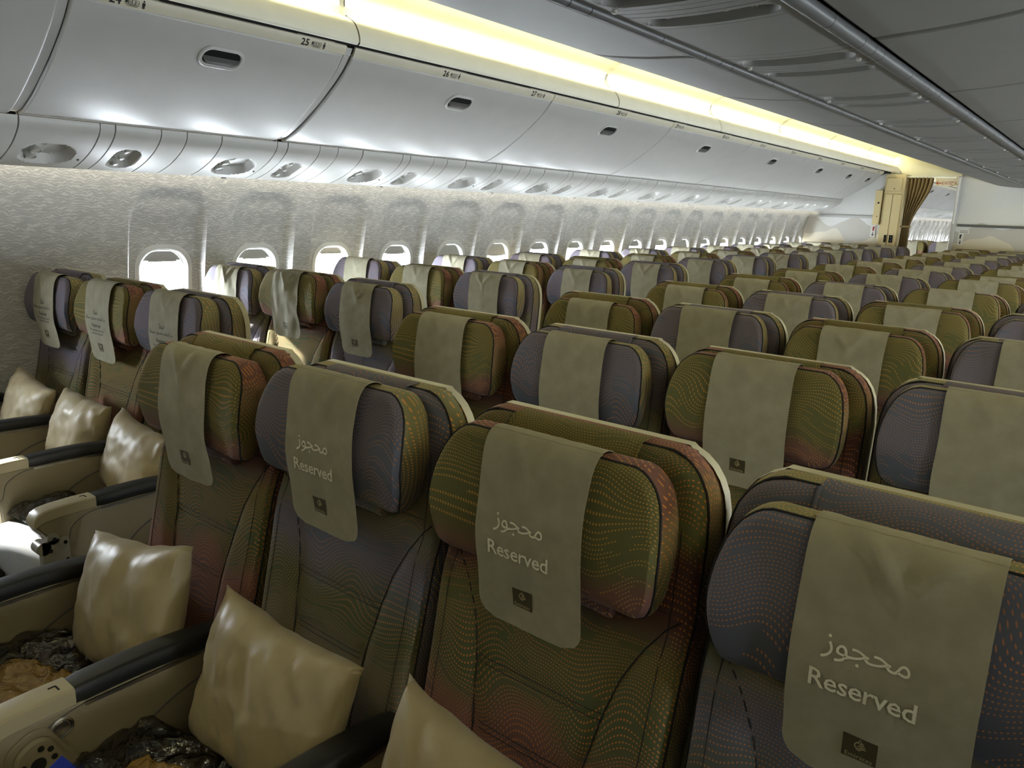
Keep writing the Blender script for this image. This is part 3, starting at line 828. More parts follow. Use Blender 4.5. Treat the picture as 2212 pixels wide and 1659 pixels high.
for yc, kind in ced:
    ln = 0.16 if kind == 'L' else 0.13; a = yc-ln/2; gap = a-cur
    if gap > 0.2: cfill(cur+0.003, a-0.05-0.003); cfill(a-0.05, a-0.003)
    elif gap > 0.06: cfill(cur+0.003, cur+gap*0.5-0.003); cfill(cur+gap*0.5, a-0.003)
    else: cfill(cur+0.003, a-0.003)
    cur = a+ln
    if kind == 'L': nL += 1; q = ORD[nL-1]
    else: nG += 1; q = ORD[nG-1]
    t = thing('ceiling_light_panel' if kind == 'L' else 'ceiling_nozzle_panel', ('long ceiling recess with a reading lamp at each end, %s along the strip' if kind == 'L' else 'long ceiling recess holding four air nozzles, %s along the strip') % q, 'service panel', (0, a, 1.96), None, 'ceiling service panels')
    obj('housing', ME_cL if kind == 'L' else ME_cG, t, (0, 0, -1.96))
    if kind == 'L':
        for x in (-0.118, 0.118): obj('reading_lamp', ME_clamp, t, (x, ln/2, 0.024))
        for x in (-0.165, 0.165): obj('call_button', ME_cknob, t, (x, ln-0.012, 0.006))
    else:
        for x in (-0.11, -0.035, 0.04, 0.11): obj('air_nozzle', ME_cnoz, t, (x, ln/2+0.004, 0.026))
cfill(cur+0.003, PC)

# ------------------------------------------------------------------ dividers, closet, curtain at the rear of the cabin
def wall_half_profile(z): return max(abs(wall_x(min(z, 1.7))), 2.6) if z < 1.7 else 2.75
mb = MB()
ring = [(-2.91, 0.0), (-2.92, 0.6), (-2.905, 1.05), (-2.86, 1.4), (-2.80, 1.62), (-2.40, 1.80), (-2.02, 2.05), (-1.88, 2.13), (-1.80, 2.13), (-1.80, 0.0)]
extrude(ring, PL, PL+0.04, mb, 0, True, 1, True)
struct(obj('wall_rear_left', fix_normals(mb.mesh('divider', M_dunes, False))), 'divider with a pale dune print behind the last window triple')
mb = MB(); mb.box((-2.30, PL-0.012, 1.545), (1.02, 0.024, 0.03)); struct(obj('trim_6', mb.mesh('divider_ledge', M_bin, False)), 'thin ledge across the left divider')
mb = MB(); mb.box((0, PC+0.02, 1.24), (2.06, 0.04, 2.48)); struct(obj('wall_rear_centre', mb.mesh('divider', M_dunes, False)), 'divider with a tan dune print behind the centre block')
mb = MB(); mb.box((0, PC-0.02, 1.482), (1.98, 0.05, 0.030)); o = struct(obj('trim_7', mb.mesh('divider_ledge', M_rail, False)), 'grey ledge across the centre divider'); bevel(o, 0.008, 2)
mb = MB(); mb.box((-1.035, PC-0.01, 1.06), (0.05, 0.09, 2.12)); o = struct(obj('trim_8', mb.mesh('doorway_jamb', M_bin, False)), 'pale jamb of the aisle doorway'); bevel(o, 0.008, 2)
mb = MB(); mb.box((-1.035, PC-0.06, 1.80), (0.022, 0.03, 0.60)); struct(obj('trim_9', mb.mesh('jamb_rail', M_white, False)), 'white rail on the doorway jamb')
# header over the doorway and the ceiling block beyond
mb = MB(); mb.box((-1.42, PC+0.02, 2.31), (0.98, 0.06, 0.32)); mb.box((-1.36, PC-0.04, 2.135), (0.68, 0.05, 0.03))
struct(obj('trim_10', mb.mesh('doorway_header', M_cove, False)), 'cream header over the aisle doorway')
mb = MB(); mb.tube([(-1.66, PL-0.03, 2.085), (-1.02, PL-0.03, 2.085)], 0.012, 10); struct(obj('trim_11', mb.mesh('curtain_rail', M_cove)), 'curtain rail under the doorway header')
# closet
t = thing('closet', 'tall beige closet with narrow doors beside the aisle curtain', 'closet', (-1.72, PL-0.02, 0))
mb = MB(); mb.box((0, 0.10, 1.06), (0.25, 0.30, 2.12)); o = obj('body', mb.mesh('closet_body', M_closet, False), t); bevel(o, 0.006, 2)
for i, (cx, wd) in enumerate(((-0.055, 0.095), (0.052, 0.105))):
    mb = MB(); mb.box((cx, -0.056, 0.98), (wd, 0.016, 1.76)); o = obj('door', mb.mesh('closet_door', M_closet, False), t); bevel(o, 0.004, 2)
    mb = MB(); mb.box((cx+(0.024 if i == 0 else -0.010), -0.066, 1.27), (0.030 if i == 0 else 0.046, 0.008, 0.10)); l = obj('latch', mb.mesh('latch', M_dark, False), o)
    if i == 1:
        mb = MB(); mb.lathe([(0.006, 0), (0.006, 0.006), (0.0, 0.007)], (cx-0.010, -0.070, 1.29), (0, -1, 0), 10); mb.lathe([(0.006, 0), (0.006, 0.006), (0.0, 0.007)], (cx-0.010, -0.070, 1.25), (0, -1, 0), 10)
        obj('bolt', mb.mesh('bolt', M_metal), o)
mb = MB(); mb.box((-0.01, -0.058, 1.985), (0.19, 0.02, 0.17)); o = obj('top_door', mb.mesh('top_door', M_closet, False), t); bevel(o, 0.004, 2)
mb = MB(); mb.lathe([(0.008, 0), (0.007, 0.01), (0.0, 0.011)], (0.0, -0.068, 1.93), (0, -1, 0), 10); obj('knob', mb.mesh('knob', M_darkmetal), o)
mb = MB(); mb.box((0, -0.056, 1.888), (0.21, 0.026, 0.018)); obj('shelf_lip', mb.mesh('shelf_lip', M_closet, False), t)
# narrow cream box column at the end of the bins
t = thing('call_panel', 'narrow cream panel with two small knobs at the end of the bins', 'panel', (-1.90, PL-0.05, 1.46))
mb = MB(); mb.box((0, 0.0, 0.22), (0.085, 0.10, 0.46)); o = obj('body', mb.mesh('call_panel', M_closet, False), t); bevel(o, 0.006, 2)
for z in (0.28, 0.10):
    mb = MB(); mb.lathe([(0.013 if z > 0.2 else 0.006, 0), (0.012 if z > 0.2 else 0.005, 0.006), (0.0, 0.006)], (0.01, -0.05, z), (0, -1, 0), 12); obj('knob', mb.mesh('knob', M_dark), t)
# curtain, gathered to one side
t = thing('curtain', 'olive brown curtain tied back beside the aisle doorway', 'curtain', (-1.515, PL-0.03, 0))
mb = MB(); P = []; nf = 60
for j in range(33):
    z = 2.08 - 2.02*j/32
    g = 0.055 if z < 1.45 else 0.055+0.105*smooth(1.45, 2.05, z)
    if z < 1.45: g = 0.05+0.012*smooth(1.45, 0.8, z)
    cx = -0.015+0.10*smooth(1.42, 2.05, z)
    row = []
    for i in range(nf+1):
        u = -1+2*i/nf
        row.append((cx+g*u, 0.022*math.sin(u*PI*7+0.6*math.sin(z*3))*(0.6+0.4*g/0.16), z))
    P.append(row)
mb.sheet(P, 0.003); obj('cloth', mb.mesh('curtain_cloth', M_curtain), t)
mb = MB(); L = [(-0.015+0.058*math.cos(a), 0.034*math.sin(a), 1.44) for a in [2*PI*k/20 for k in range(20)]]
mb.tube(L, 0.012, 6, True); obj('tie_band', mb.mesh('tie_band', M_curtain), t)
# EXIT sign across the aisle beyond the doorway
t = thing('exit_sign', 'cream overhead sign reading EXIT in red with an arrow', 'exit sign', (-1.395, 12.6, 2.095))
mb = MB(); mb.box((0, 0, 0.0), (0.40, 0.03, 0.085)); mb.box((0, 0.05, 0.13), (0.42, 0.12, 0.18)); obj('board', mb.mesh('board', M_trim, False), t)
def flat_text(nm, body, size, mat, parent, loc, spacing=1.0):
    o = obj(nm, text_mesh(body, size, mat, spacing), parent, loc, (PI/2, 0, 0)); return o
flat_text('lettering', 'EXIT', 0.062, M_red, t, (-0.055, -0.017, 0.0))
flat_text('lettering', '\ufe9d\ufeed\ufead\ufea7', 0.075, M_red, t, (0.075, -0.017, 0.0))
mb = MB(); mb.add([(-0.20, -0.017, 0), (-0.17, -0.017, 0.028), (-0.165, -0.017, 0.020), (-0.18, -0.017, 0.006), (-0.125, -0.017, 0.006), (-0.125, -0.017, -0.006), (-0.18, -0.017, -0.006), (-0.165, -0.017, -0.020), (-0.17, -0.017, -0.028)], [(0, 1, 2, 3), (3, 4, 5, 6), (0, 3, 6), (0, 6, 7, 8)]); obj('arrow', mb.mesh('arrow', M_red, False), t)
# small arrow placards on the dividers
def placard(label, loc, red):
    t = thing('arrow_placard', label, 'sign', loc)
    mb = MB(); mb.box((0, 0, 0), (0.062, 0.004, 0.15)); obj('plate', mb.mesh('plate', M_placard, False), t)
    mb = MB(); mb.add([(0.0, -0.003, -0.066), (0.020, -0.003, -0.036), (0.004, -0.003, -0.044), (0.004, -0.003, -0.008), (-0.004, -0.003, -0.008), (-0.004, -0.003, -0.044), (-0.020, -0.003, -0.036)], [(0, 1, 2), (2, 3, 4, 5), (0, 5, 6), (0, 2, 5)]); obj('arrow', mb.mesh('arrow', M_black, False), t)
    mb = MB(); mb.box((0.002 if red else -0.004, -0.003, 0.034), (0.020, 0.002, 0.056)); mb.box((0.014 if red else 0.006, -0.003, 0.052), (0.012, 0.002, 0.016)); obj('symbol', mb.mesh('symbol', M_red if red else M_black, False), t)
    if not red:
        mb = MB(); mb.box((0.03, 0, 0.10), (0.12, 0.004, 0.05)); obj('plate', mb.mesh('plate', M_placard, False), t)
        for zz_ in (0.110, 0.090):
            mb = MB(); mb.box((0.03, -0.0025, zz_), (0.095, 0.001, 0.007)); obj('printed_line', mb.mesh('printed_line', M_rail, False), t)
placard('small white placard with a red symbol and down arrow beside the closet', (-1.935, PL-0.004, 1.36), True)
placard('white placard with two printed lines and down arrow on the centre divider', (-0.93, PC-0.004, 1.30), False)

# ------------------------------------------------------------------ seats (local frame: floor origin, headrest front at y=0, the sitter faces -y)
SP = 0.493
def yb(z): return interp(z, [0.38, 0.65, 0.93, 1.165, 1.20], [-0.080, -0.012, 0.048, 0.075, 0.078])
def seam_x(z): return interp(z, [0.50, 0.65, 0.757, 0.822, 0.878, 0.925, 0.95], [0.098, 0.106, 0.124, 0.142, 0.170, 0.204, 0.235])
WBZ = [0.38, 0.50, 0.65, 0.90, 1.05, 1.098, 1.123, 1.143, 1.158, 1.168, 1.173]
WBW = [0.216, 0.222, 0.228, 0.234, 0.234, 0.230, 0.223, 0.212, 0.198, 0.182, 0.166]
def back_y(x, z):
    y = yb(z)
    if z < 0.95: y -= 0.012*smooth(seam_x(z)-0.004, seam_x(z)+0.035, abs(x))*smooth(0.95, 0.86, z)
    y -= 0.008*(1-(x/0.24)**2)*smooth(0.45, 0.6, z)*smooth(0.80, 0.66, z)      # lumbar swell
    y += 0.004*math.exp(-((abs(x)-seam_x(z))/0.006)**2)*(z < 0.93)
    if abs(x) < seam_x(z):
        for zs in (0.762, 0.752, 0.660, 0.650): y += 0.0025*math.exp(-((z-zs)/0.0035)**2)
    return y
def edge_round(R, d): 
    f = max(0.0, 1-d/R); f = min(f, 1.0); return R*(1-math.sqrt(max(0.0, 1-f*f)))
def cushion(zs, wfun, yfun, R, ncol, ztop, zbot=None):
    """front surface rows; returns grid rows P[j][i] (left to right, bottom to top)"""
    P = []
    for z in zs:
        w_ = wfun(z); row = []
        for i in range(ncol+1):
            u = math.sin((-1+2*i/ncol)*PI/2)*0.35 + (-1+2*i/ncol)*0.65
            x = u*w_
            fs = max(0.0, 1-(w_-abs(x))/R); ft = max(0.0, 1-(ztop-z)/R); fb = 0.0 if zbot is None else max(0.0, 1-(z-zbot)/R)
            f = min(1.0, math.hypot(fs, max(ft, fb)))
            row.append((x, yfun(x, z)+R*(1-math.sqrt(max(0.0, 1-f*f))), z))
        P.append(row)
    return P
def perimeter(P, bottom=True):
    left = [r[0] for r in P]; right = [r[-1] for r in P]
    loop = right + P[-1][::-1][1:] + left[::-1][1:]
    if bottom: loop += P[0][1:-1]
    return loop
def resample_len(loop): return loop
def gusset(loop, depth, bulge, mb, closed, n=4, cz=None, shrink=0.0):
    cx = 0.0; cz = cz if cz is not None else sum(p[2] for p in loop)/len(loop)
    hx = max(abs(p[0]) for p in loop); hz = max(abs(p[2]-cz) for p in loop)
    rows = []
    for k in range(n+1):
        t = k/n; row = []
        for x, y, z in loop:
            dx, dz = x/hx, (z-cz)/hz; a = max(abs(dx), abs(dz)); dx, dz = (dx/a if abs(dx) > 0.6*a else 0.5*dx/a), (dz/a if abs(dz) > 0.6*a else 0.5*dz/a)
            l = math.hypot(dx, dz); b_ = bulge*math.sin(PI*min(1, t*1.05))-shrink*t
            dd = depth(x, z) if callable(depth) else depth
            row.append((x+dx/l*b_, y+dd*t, z+dz/l*b_))
        rows.append(row)
    mb.grid(rows, 0, closed)
    return rows[-1]

# --- backrest
zs_b = [0.38+0.27*i/10 for i in range(10)] + [0.642, 0.650, 0.655, 0.660, 0.668] + [0.68+0.064*i/4 for i in range(5)] + [0.748, 0.752, 0.757, 0.762, 0.768] + [0.785+0.265*i/14 for i in range(15)] + [1.075, 1.092, 1.108, 1.123, 1.136, 1.146, 1.154, 1.161, 1.167, 1.171, 1.173]
Pb = cushion(zs_b, lambda z: interp(z, WBZ, WBW), back_y, 0.022, 44, 1.173)
mbF = MB(); mbF.grid(Pb)
mbS = MB(); loopb = perimeter(Pb, False)
gusset(loopb, lambda x, z: interp(z, [0.4, 0.8, 1.1, 1.165], [0.075, 0.068, 0.056, 0.050]), 0.004, mbS, False, 4, 0.8)
mbP = MB(); mbP.tube([(x, y-0.001, z) for x, y, z in loopb[::1]], 0.0022, 5)
mbM = MB()
for s in (-1, 1):
    zz = [0.48+0.46*i/24 for i in range(25)]
    mbM.tube([(s*min(seam_x(z), interp(z, WBZ, WBW)-0.012), back_y(s*min(seam_x(z), 0.21), z)-0.0022, z) for z in zz], 0.0013, 5)
    zz = [0.45+0.62*i/24 for i in range(25)]
    mbM.tube([(s*(interp(z, WBZ, WBW)-0.030), back_y(s*(interp(z, WBZ, WBW)-0.030), z)-0.0002, z) for z in zz], 0.0008, 4)
for zs_ in (0.762, 0.752, 0.660, 0.650):
    w_ = seam_x(zs_)-0.002
    mbM.tube([(-w_+2*w_*i/12, back_y(-w_+2*w_*i/12, zs_)-0.0012, zs_) for i in range(13)], 0.0009, 4)
w_ = 0.20
mbM.tube([(-w_+2*w_*i/12, yb(0.945)+0.0003, 0.945) for i in range(13)], 0.0009, 4)

# --- hard shell behind the backrest
mbSh = MB()
Psh = []
for z in [0.36+0.69*i/10 for i in range(11)] + [1.088, 1.113, 1.133, 1.150, 1.163, 1.171, 1.176]:
    w_ = interp(z, WBZ, WBW)+0.008; row = []
    th = interp(z, [0.4, 0.8, 1.1, 1.165], [0.075, 0.068, 0.056, 0.050])
    for i in range(13):
        u = -1+2*i/12; row.append((u*w_, yb(z)+th+0.022+0.032*math.sqrt(max(0, 1-u*u*0.96))*smooth(1.18, 1.05, z), z))
    Psh.append(row)
mbSh.grid(Psh)
Lsh = perimeter(Psh, True)
mbSh.grid([Lsh, [(x*1.0, y-0.019, z) for x, y, z in Lsh]], 0, True)
# seat-back screen surround and tray on the rear face
# --- headrest
HZ = [0.960, 0.964, 0.972, 0.985, 1.003, 1.025, 1.060, 1.095, 1.122, 1.141, 1.155, 1.167, 1.174, 1.178]
HW = [0.166, 0.178, 0.190, 0.199, 0.205, 0.209, 0.211, 0.208, 0.202, 0.195, 0.186, 0.174, 0.163, 0.150]
def head_y(x, z):
    return interp(z, [0.955, 0.982, 1.045, 1.105, 1.178], [0.004, -0.014, -0.022, -0.016, 0.000]) - 0.012*(abs(x)/0.21)**3*smooth(1.17, 1.06, z)
zs_h = [0.960, 0.963, 0.967, 0.973, 0.981, 0.990, 1.000] + [1.013+0.017*i for i in range(6)] + [1.11, 1.125, 1.138, 1.148, 1.156, 1.163, 1.169, 1.174, 1.178]
Ph = cushion(zs_h, lambda z: interp(z, HZ, HW), head_y, 0.014, 34, 1.178, 0.960)
mbHF = MB(); mbHF.grid(Ph)
loop_h = perimeter(Ph, True)
mbHS = MB()
last = gusset(loop_h, lambda x, z: max(0.030, yb(z)-0.006-head_y(x, z)-0.012), 0.007, mbHS, True, 5, 1.06, 0.010)
mbHS.f.append(tuple(len(mbHS.v)-len(last)+i for i in range(len(last)))); mbHS.m.append(0)
mbHP = MB(); mbHP.tube(loop_h, 0.0021, 5, True)
# rolled flap under the headrest
mbFl = MB(); mbFl.tube([(-0.105+0.21*i/6, 0.026, 0.948-0.004*math.sin(i)) for i in range(7)], 0.015, 10)
# sleeve on the upper backrest behind the headrest
mbSl = MB(); P = []
for z in [0.95, 1.0, 1.05, 1.10, 1.13, 1.150, 1.160, 1.166]:
    P.append([(u*0.118, yb(z)-0.006*(1-abs(u)**6)+(0.012*smooth(1.15, 1.167, z)), z+0.010) for u in (-1, -0.97, -0.6, 0, 0.6, 0.97, 1)])
P.append([(x, y+0.03, z+0.001) for x, y, z in P[-1]])
mbSl.sheet(P, 0.002)
for x in (-0.118, 0.118): mbSl.tube([(x, yb(z)-0.003+(0.012*smooth(1.15, 1.167, z)), z+0.010) for z in (0.96, 1.0, 1.05, 1.1, 1.13, 1.15, 1.16, 1.166)], 0.0025, 5)
# --- seat cushion
def seatpan():
    mb = MB(); P = []
    prof = [(-0.05, 0.44), (-0.12, 0.447), (-0.22, 0.452), (-0.34, 0.458), (-0.46, 0.460), (-0.53, 0.456), (-0.570, 0.444), (-0.588, 0.424), (-0.592, 0.40), (-0.582, 0.375), (-0.56, 0.36)]
    for y, z in prof:
        P.append([(0.222*u, y, z-0.03*max(0, abs(u)-0.86)**2/0.0196+0.006*math.cos(u*PI)) for u in [-1+2*i/16 for i in range(17)]])
    mb.grid(P)
    L = [r[0] for r in P]; mb.grid([L, [(x, y, 0.35) for x, y, z in L]]); L = [r[-1] for r in P]; mb.grid([L, [(x, y, 0.35) for x, y, z in L]])
    return fix_normals(mb.mesh('seat_cushion', F_cush_blue))
def finish(mb, nm, mat, sharp=50): return fix_normals(mb.mesh(nm, mat, True, sharp))
SEAT = {}
for key, (fb, fh, fs, fc) in {'blue': (F_blue_back, F_blue_head, F_blue_side, F_cush_blue), 'green': (F_green_back, F_green_head, F_green_side, F_cush_green)}.items():
    d = {}
    d['backrest'] = finish(mbF, 'backrest', fb); d['side_border'] = finish(mbS, 'side_border', fs)
    d['headrest'] = finish(mbHF, 'headrest', fh); d['headrest_border'] = finish(mbHS, 'headrest_border', fs)
    d['flap'] = finish(mbFl, 'flap', fh); d['sleeve'] = finish(mbSl, 'sleeve', fh)
    c = seatpan(); c.materials[0] = fc; d['seat_cushion'] = c
    SEAT[key] = d
ME_pip = finish(mbP, 'piping', M_piping); ME_seam = finish(mbM, 'stitching', M_piping); ME_shell = finish(mbSh, 'back_shell', M_shell)
ME_hpip = finish(mbHP, 'headrest_piping', M_piping)
mb = MB(); mb.box((0, -0.27, 0.335), (0.43, 0.42, 0.03)); ME_pan = mb.mesh('seat_pan', M_rail, False)
mb = MB()
mb.tube([(0, -0.42, 0.0), (0, -0.40, 0.05), (0, -0.38, 0.32)], 0.018, 8); mb.tube([(0, 0.02, 0.0), (0, -0.02, 0.05), (0, -0.10, 0.32)], 0.018, 8); mb.tube([(0, -0.42, 0.02), (0, 0.02, 0.02)], 0.016, 8)
ME_leg = mb.mesh('leg', M_darkmetal)
# tray table and screen on the rear face of each seat
mb = MB(); mb.box((0, 0.150, 0.80), (0.40, 0.022, 0.26)); ME_tray = mb.mesh('tray_table', M_shell, False)

# --- armrests
def arm_pad(y0, y1, zt, wd, drop=0.018):
    mb = MB(); P = []
    n = 16
    for j in range(n+1):
        t = j/n; y = y0+(y1-y0)*t
        zc = zt + 0.006*math.sin(PI*t) - drop*t**2
        h = 0.040
        row = []
        for a in range(17):
            th = 2*PI*a/16; cx, sz = math.cos(th), math.sin(th)
            ex = abs(cx)**0.45*(1 if cx >= 0 else -1); ez = abs(sz)**0.45*(1 if sz >= 0 else -1)
            k = 1.0 if 0 < j < n else 0.90
            row.append((wd/2*ex*k, y, zc-h/2+h/2*ez*k))
        P.append(row[:-1])
    mb.grid(P, 0, True); nn = 16
    mb.f.append(tuple(range(nn))); mb.m.append(0); mb.f.append(tuple(range(len(mb.v)-nn, len(mb.v)))[::-1]); mb.m.append(0)
    return fix_normals(mb.mesh('arm_pad', M_armblack))
ME_pad_reg = arm_pad(-0.44, -0.05, 0.652, 0.044); ME_pad_blk = arm_pad(-0.405, -0.06, 0.643, 0.056)
def reg_support():
    mb = MB(); pts = [(0, -0.42), (0, -0.30), (0, -0.15), (0, -0.02)]
    P = []
    for y, zt, zb in ((-0.43, 0.618, 0.604), (-0.34, 0.620, 0.585), (-0.20, 0.618, 0.560), (-0.08, 0.612, 0.50), (-0.03, 0.60, 0.40)):
        P.append([(-0.016, y, zt), (0.016, y, zt), (0.016, y, zb), (-0.016, y, zb)])
    mb.grid(P, 0, True); return fix_normals(mb.mesh('arm_support', M_armbeige_shaded, True, 30))
ME_sup = reg_support()
def bulk_body():
    # solid side panel with tray stowage, closed outline extruded in x
    out = [(-0.560, 0.612), (-0.568, 0.590), (-0.545, 0.560), (-0.515, 0.530), (-0.500, 0.490), (-0.495, 0.20), (-0.02, 0.20), (0.0, 0.42), (0.0, 0.600), (-0.10, 0.606), (-0.38, 0.610)]
    mb = MB(); n = len(out); h = 0.026
    mb.add([(-h, y, z) for y, z in out]+[(h, y, z) for y, z in out], [tuple(range(n))[::-1], tuple(range(n, 2*n))]+[(i, (i+1) % n, (i+1) % n+n, i+n) for i in range(n)])
    return fix_normals(mb.mesh('arm_panel', M_armbeige_shaded, True, 30))
def bulk_cap():
    mb = MB(); P = []
    for y, z, h in ((-0.405, 0.642, 0.036), (-0.45, 0.642, 0.036), (-0.51, 0.640, 0.036), (-0.545, 0.635, 0.036), (-0.562, 0.626, 0.034), (-0.570, 0.614, 0.026), (-0.572, 0.602, 0.010)):
        row = []
        for a in range(16):
            th = 2*PI*a/16; cx, sz = math.cos(th), math.sin(th)
            ex = abs(cx)**0.28*(1 if cx >= 0 else -1); ez = abs(sz)**0.28*(1 if sz >= 0 else -1)
            row.append((0.029*ex, y, z-h/2+h/2*ez))
        P.append(row)
    mb.grid(P, 0, True); mb.f.append(tuple(range(16))); mb.m.append(0); mb.f.append(tuple(range(len(mb.v)-16, len(mb.v)))[::-1]); mb.m.append(0)
    return fix_normals(mb.mesh('arm_cap', M_armcap))
def groove():
    mb = MB()
    for sx in (-0.0265, 0.0265):
        pts = [(-0.03, 0.560), (-0.14, 0.552), (-0.23, 0.530), (-0.30, 0.490), (-0.335, 0.44), (-0.35, 0.38), (-0.352, 0.25)]
        pts = catmull(pts, 5); mb.tube([(sx, y, z) for y, z in pts], 0.0022, 5)
        pts = catmull([(-0.385, 0.606), (-0.44, 0.594), (-0.475, 0.570), (-0.485, 0.54), (-0.492, 0.52), (-0.505, 0.512)], 5); mb.tube([(sx, y, z) for y, z in pts], 0.0012, 5)
    return mb.mesh('panel_groove', M_rail)
def tray_hinge():
    mb = MB()
    mb.box((0, -0.228, 0.603), (0.004, 0.326, 0.007))
    return mb.mesh('hinge_strip', M_metal, False)
M_hinge = plain('hinge_grey', rgb(176, 172, 160), 0.35, 0.3)
def knuckle():
    mb = MB()
    mb.box((0.016, -0.525, 0.480), (0.030, 0.070, 0.080)); mb.tube([(-0.012, -0.556, 0.500), (0.031, -0.556, 0.500)], 0.019, 16); mb.tube([(-0.012, -0.530, 0.522), (0.031, -0.530, 0.522)], 0.016, 16)
    mb.box((0.016, -0.505, 0.40), (0.026, 0.036, 0.11))
    return mb.mesh('hinge_knuckle', M_hinge)
def rivets():
    mb = MB()
    for y, z in ((-0.540, 0.490), (-0.500, 0.505), (-0.498, 0.452), (-0.527, 0.522)): mb.lathe([(0.0055, 0), (0.005, 0.003), (0.0, 0.003)], (0.031, y, z), 'x', 10)
    return mb.mesh('rivet', M_dark)
def recline_button():
    mb = MB(); mb.lathe([(0.020, 0.0), (0.020, 0.003), (0.0165, 0.005), (0.014, 0.002), (0.0125, 0.002), (0.012, 0.006), (0.009, 0.005), (0.0, 0.004)], (0.026, -0.432, 0.577), 'x', 24)
    return mb.mesh('recline_button', M_metal)
def latch_mark():
    mb = MB(); mb.box((0.004, -0.425, 0.6425), (0.016, 0.0025, 0.0015)); mb.box((-0.004, -0.431, 0.6425), (0.0025, 0.012, 0.0015)); return mb.mesh('cap_latch', M_dark, False)
ME_bb, ME_bc, ME_bg, ME_bh, ME_bk, ME_br, ME_bt, ME_bl = bulk_body(), bulk_cap(), groove(), tray_hinge(), knuckle(), rivets(), recline_button(), latch_mark()
def armrest(seat, x, bulk, last=False):
    if bulk:
        a = obj('armrest', ME_bb, seat, (x, 0, 0)); bevel(a, 0.006, 2)
        obj('arm_pad', ME_pad_blk, a); obj('arm_cap', ME_bc, a); obj('panel_groove', ME_bg, a); obj('hinge_strip', ME_bh, a, (-0.028, 0, 0)); obj('hinge_strip', ME_bh, a, (0.028, 0, 0))
        obj('cap_latch', ME_bl, a)
        if not last and seat.location.x > -1.2: obj('recline_button', ME_bt, a)
        if last: obj('hinge_knuckle', ME_bk, a, (0.004, 0, 0.028)); obj('rivet', ME_br, a, (0.004, 0, 0.028))
    else:
        a = obj('armrest', ME_sup, seat, (x, 0, 0)); obj('arm_pad', ME_pad_reg, a)

def make_seat(kind, label, group, x, y, hz=0.0, bulk=False, last=False, knuckled=False, near=True):
    t = thing('airline_seat', label, 'seat', (x, y, 0), None, group); d = SEAT[kind]
    b = obj('backrest', d['backrest'], t); obj('side_border', d['side_border'], b)
    obj('piping', ME_pip, b); obj('back_shell', ME_shell, t)
    if near: obj('stitching', ME_seam, b); obj('sleeve', d['sleeve'], t); obj('flap', d['flap'], t, (0.02, 0, hz))
    h = obj('headrest', d['headrest'], t, (0, 0, hz)); obj('headrest_border', d['headrest_border'], h); obj('piping', ME_hpip, h)
    obj('seat_cushion', d['seat_cushion'], t)
    obj('seat_pan', ME_pan, t); obj('leg', ME_leg, t, (-0.14, 0, 0)); obj('leg', ME_leg, t, (0.14, 0, 0)); obj('tray_table', ME_tray, t)
    armrest(t, -SP/2, bulk)
    if last: armrest(t, SP/2, bulk, knuckled)
    return t

# --- headrest covers
CPATH = [(0.052, 1.158), (0.046, 1.172), (0.034, 1.1815), (0.018, 1.185), (0.004, 1.182), (-0.006, 1.172), (-0.014, 1.155), (-0.021, 1.12), (-0.026, 1.08), (-0.0285, 1.04), (-0.027, 1.00), (-0.023, 0.97), (-0.0195, 0.945), (-0.016, 0.915), (-0.013, 0.880)]
CPATH = catmull(CPATH, 3)
CL = [0.0]
for a, b in zip(CPATH[:-1], CPATH[1:]): CL.append(CL[-1]+math.hypot(b[0]-a[0], b[1]-a[1]))
CT = CL[-1]
def cpos(s):
    s = max(0.0, min(CT, s))
    for i in range(len(CPATH)-1):
        if s <= CL[i+1]+1e-9:
            t = (s-CL[i])/(CL[i+1]-CL[i]); a, b = CPATH[i], CPATH[i+1]
            dy, dz = b[0]-a[0], b[1]-a[1]; l = math.hypot(dy, dz)
            return a[0]+(b[0]-a[0])*t, a[1]+(b[1]-a[1])*t, (dz/l, -dy/l)
def cover_wr(x, s, v, amp):
    r = s/CT
    k = amp*(0.0035*nz(x*16+v*7, s*14, v*3.1)*smooth(0.15, 0.35, r) + 0.0018*nz(x*45+v, s*22, v))
    # pulled fold running down from the fastening at the top
    fx = 0.012*math.sin(v*2.3); d_ = abs(x-fx) - 0.048*max(0.0, 1-(r-0.17)/0.17)
    k += amp*0.0075*math.exp(-(d_/0.009)**2)*smooth(0.15, 0.20, r)*smooth(0.46, 0.30, r)
    k += 0.004*smooth(0.80, 1.0, r)*math.sin(x*22+v*2)*amp*0.4
    return k
def cover_point(x, s, v, amp, lift=0.0):
    y, z, n = cpos(s); d = max(cover_wr(x, s, v, amp), -0.0035)+lift+0.003
    return (x, y-abs(n[0])*d if n[0] <= 0 else y+n[0]*d, z+(n[1]*d))
HWC = 0.098
def cover_mesh(v, amp):
    mb = MB(); P = []; ns, nx = 46, 22
    for j in range(ns+1):
        s = CT*(1-(1-j/ns)**1.0); r = CT-s; hw = HWC+0.003*nz(s*9, v)
        if r < 0.034: hw = HWC-0.034+math.sqrt(max(0.0, 0.034**2-(0.034-r)**2))
        P.append([cover_point(-hw+2*hw*i/nx, s, v, amp) for i in range(nx+1)])
    mb.sheet(P, -0.0008)
    # stitched hem near the fold
    sh = CT*0.155; mb.tube([cover_point(-HWC+2*HWC*i/14, sh, v, amp, 0.0005) for i in range(15)], 0.0008, 4)
    return mb.mesh('headrest_cover', M_cover, True, 60)
VAR = [(0.0, 0.55), (1.7, 0.8), (3.1, 1.2), (4.6, 0.9), (6.2, 0.7), (8.5, 1.6)]
ME_cov = [cover_mesh(v, a) for v, a in VAR]
def s_of_z(z):   # arc length on the hanging front for a height
    lo, hi = CT*0.2, CT
    for _ in range(40):
        m = (lo+hi)/2
        if cpos(m)[1] > z: lo = m
        else: hi = m
    return lo
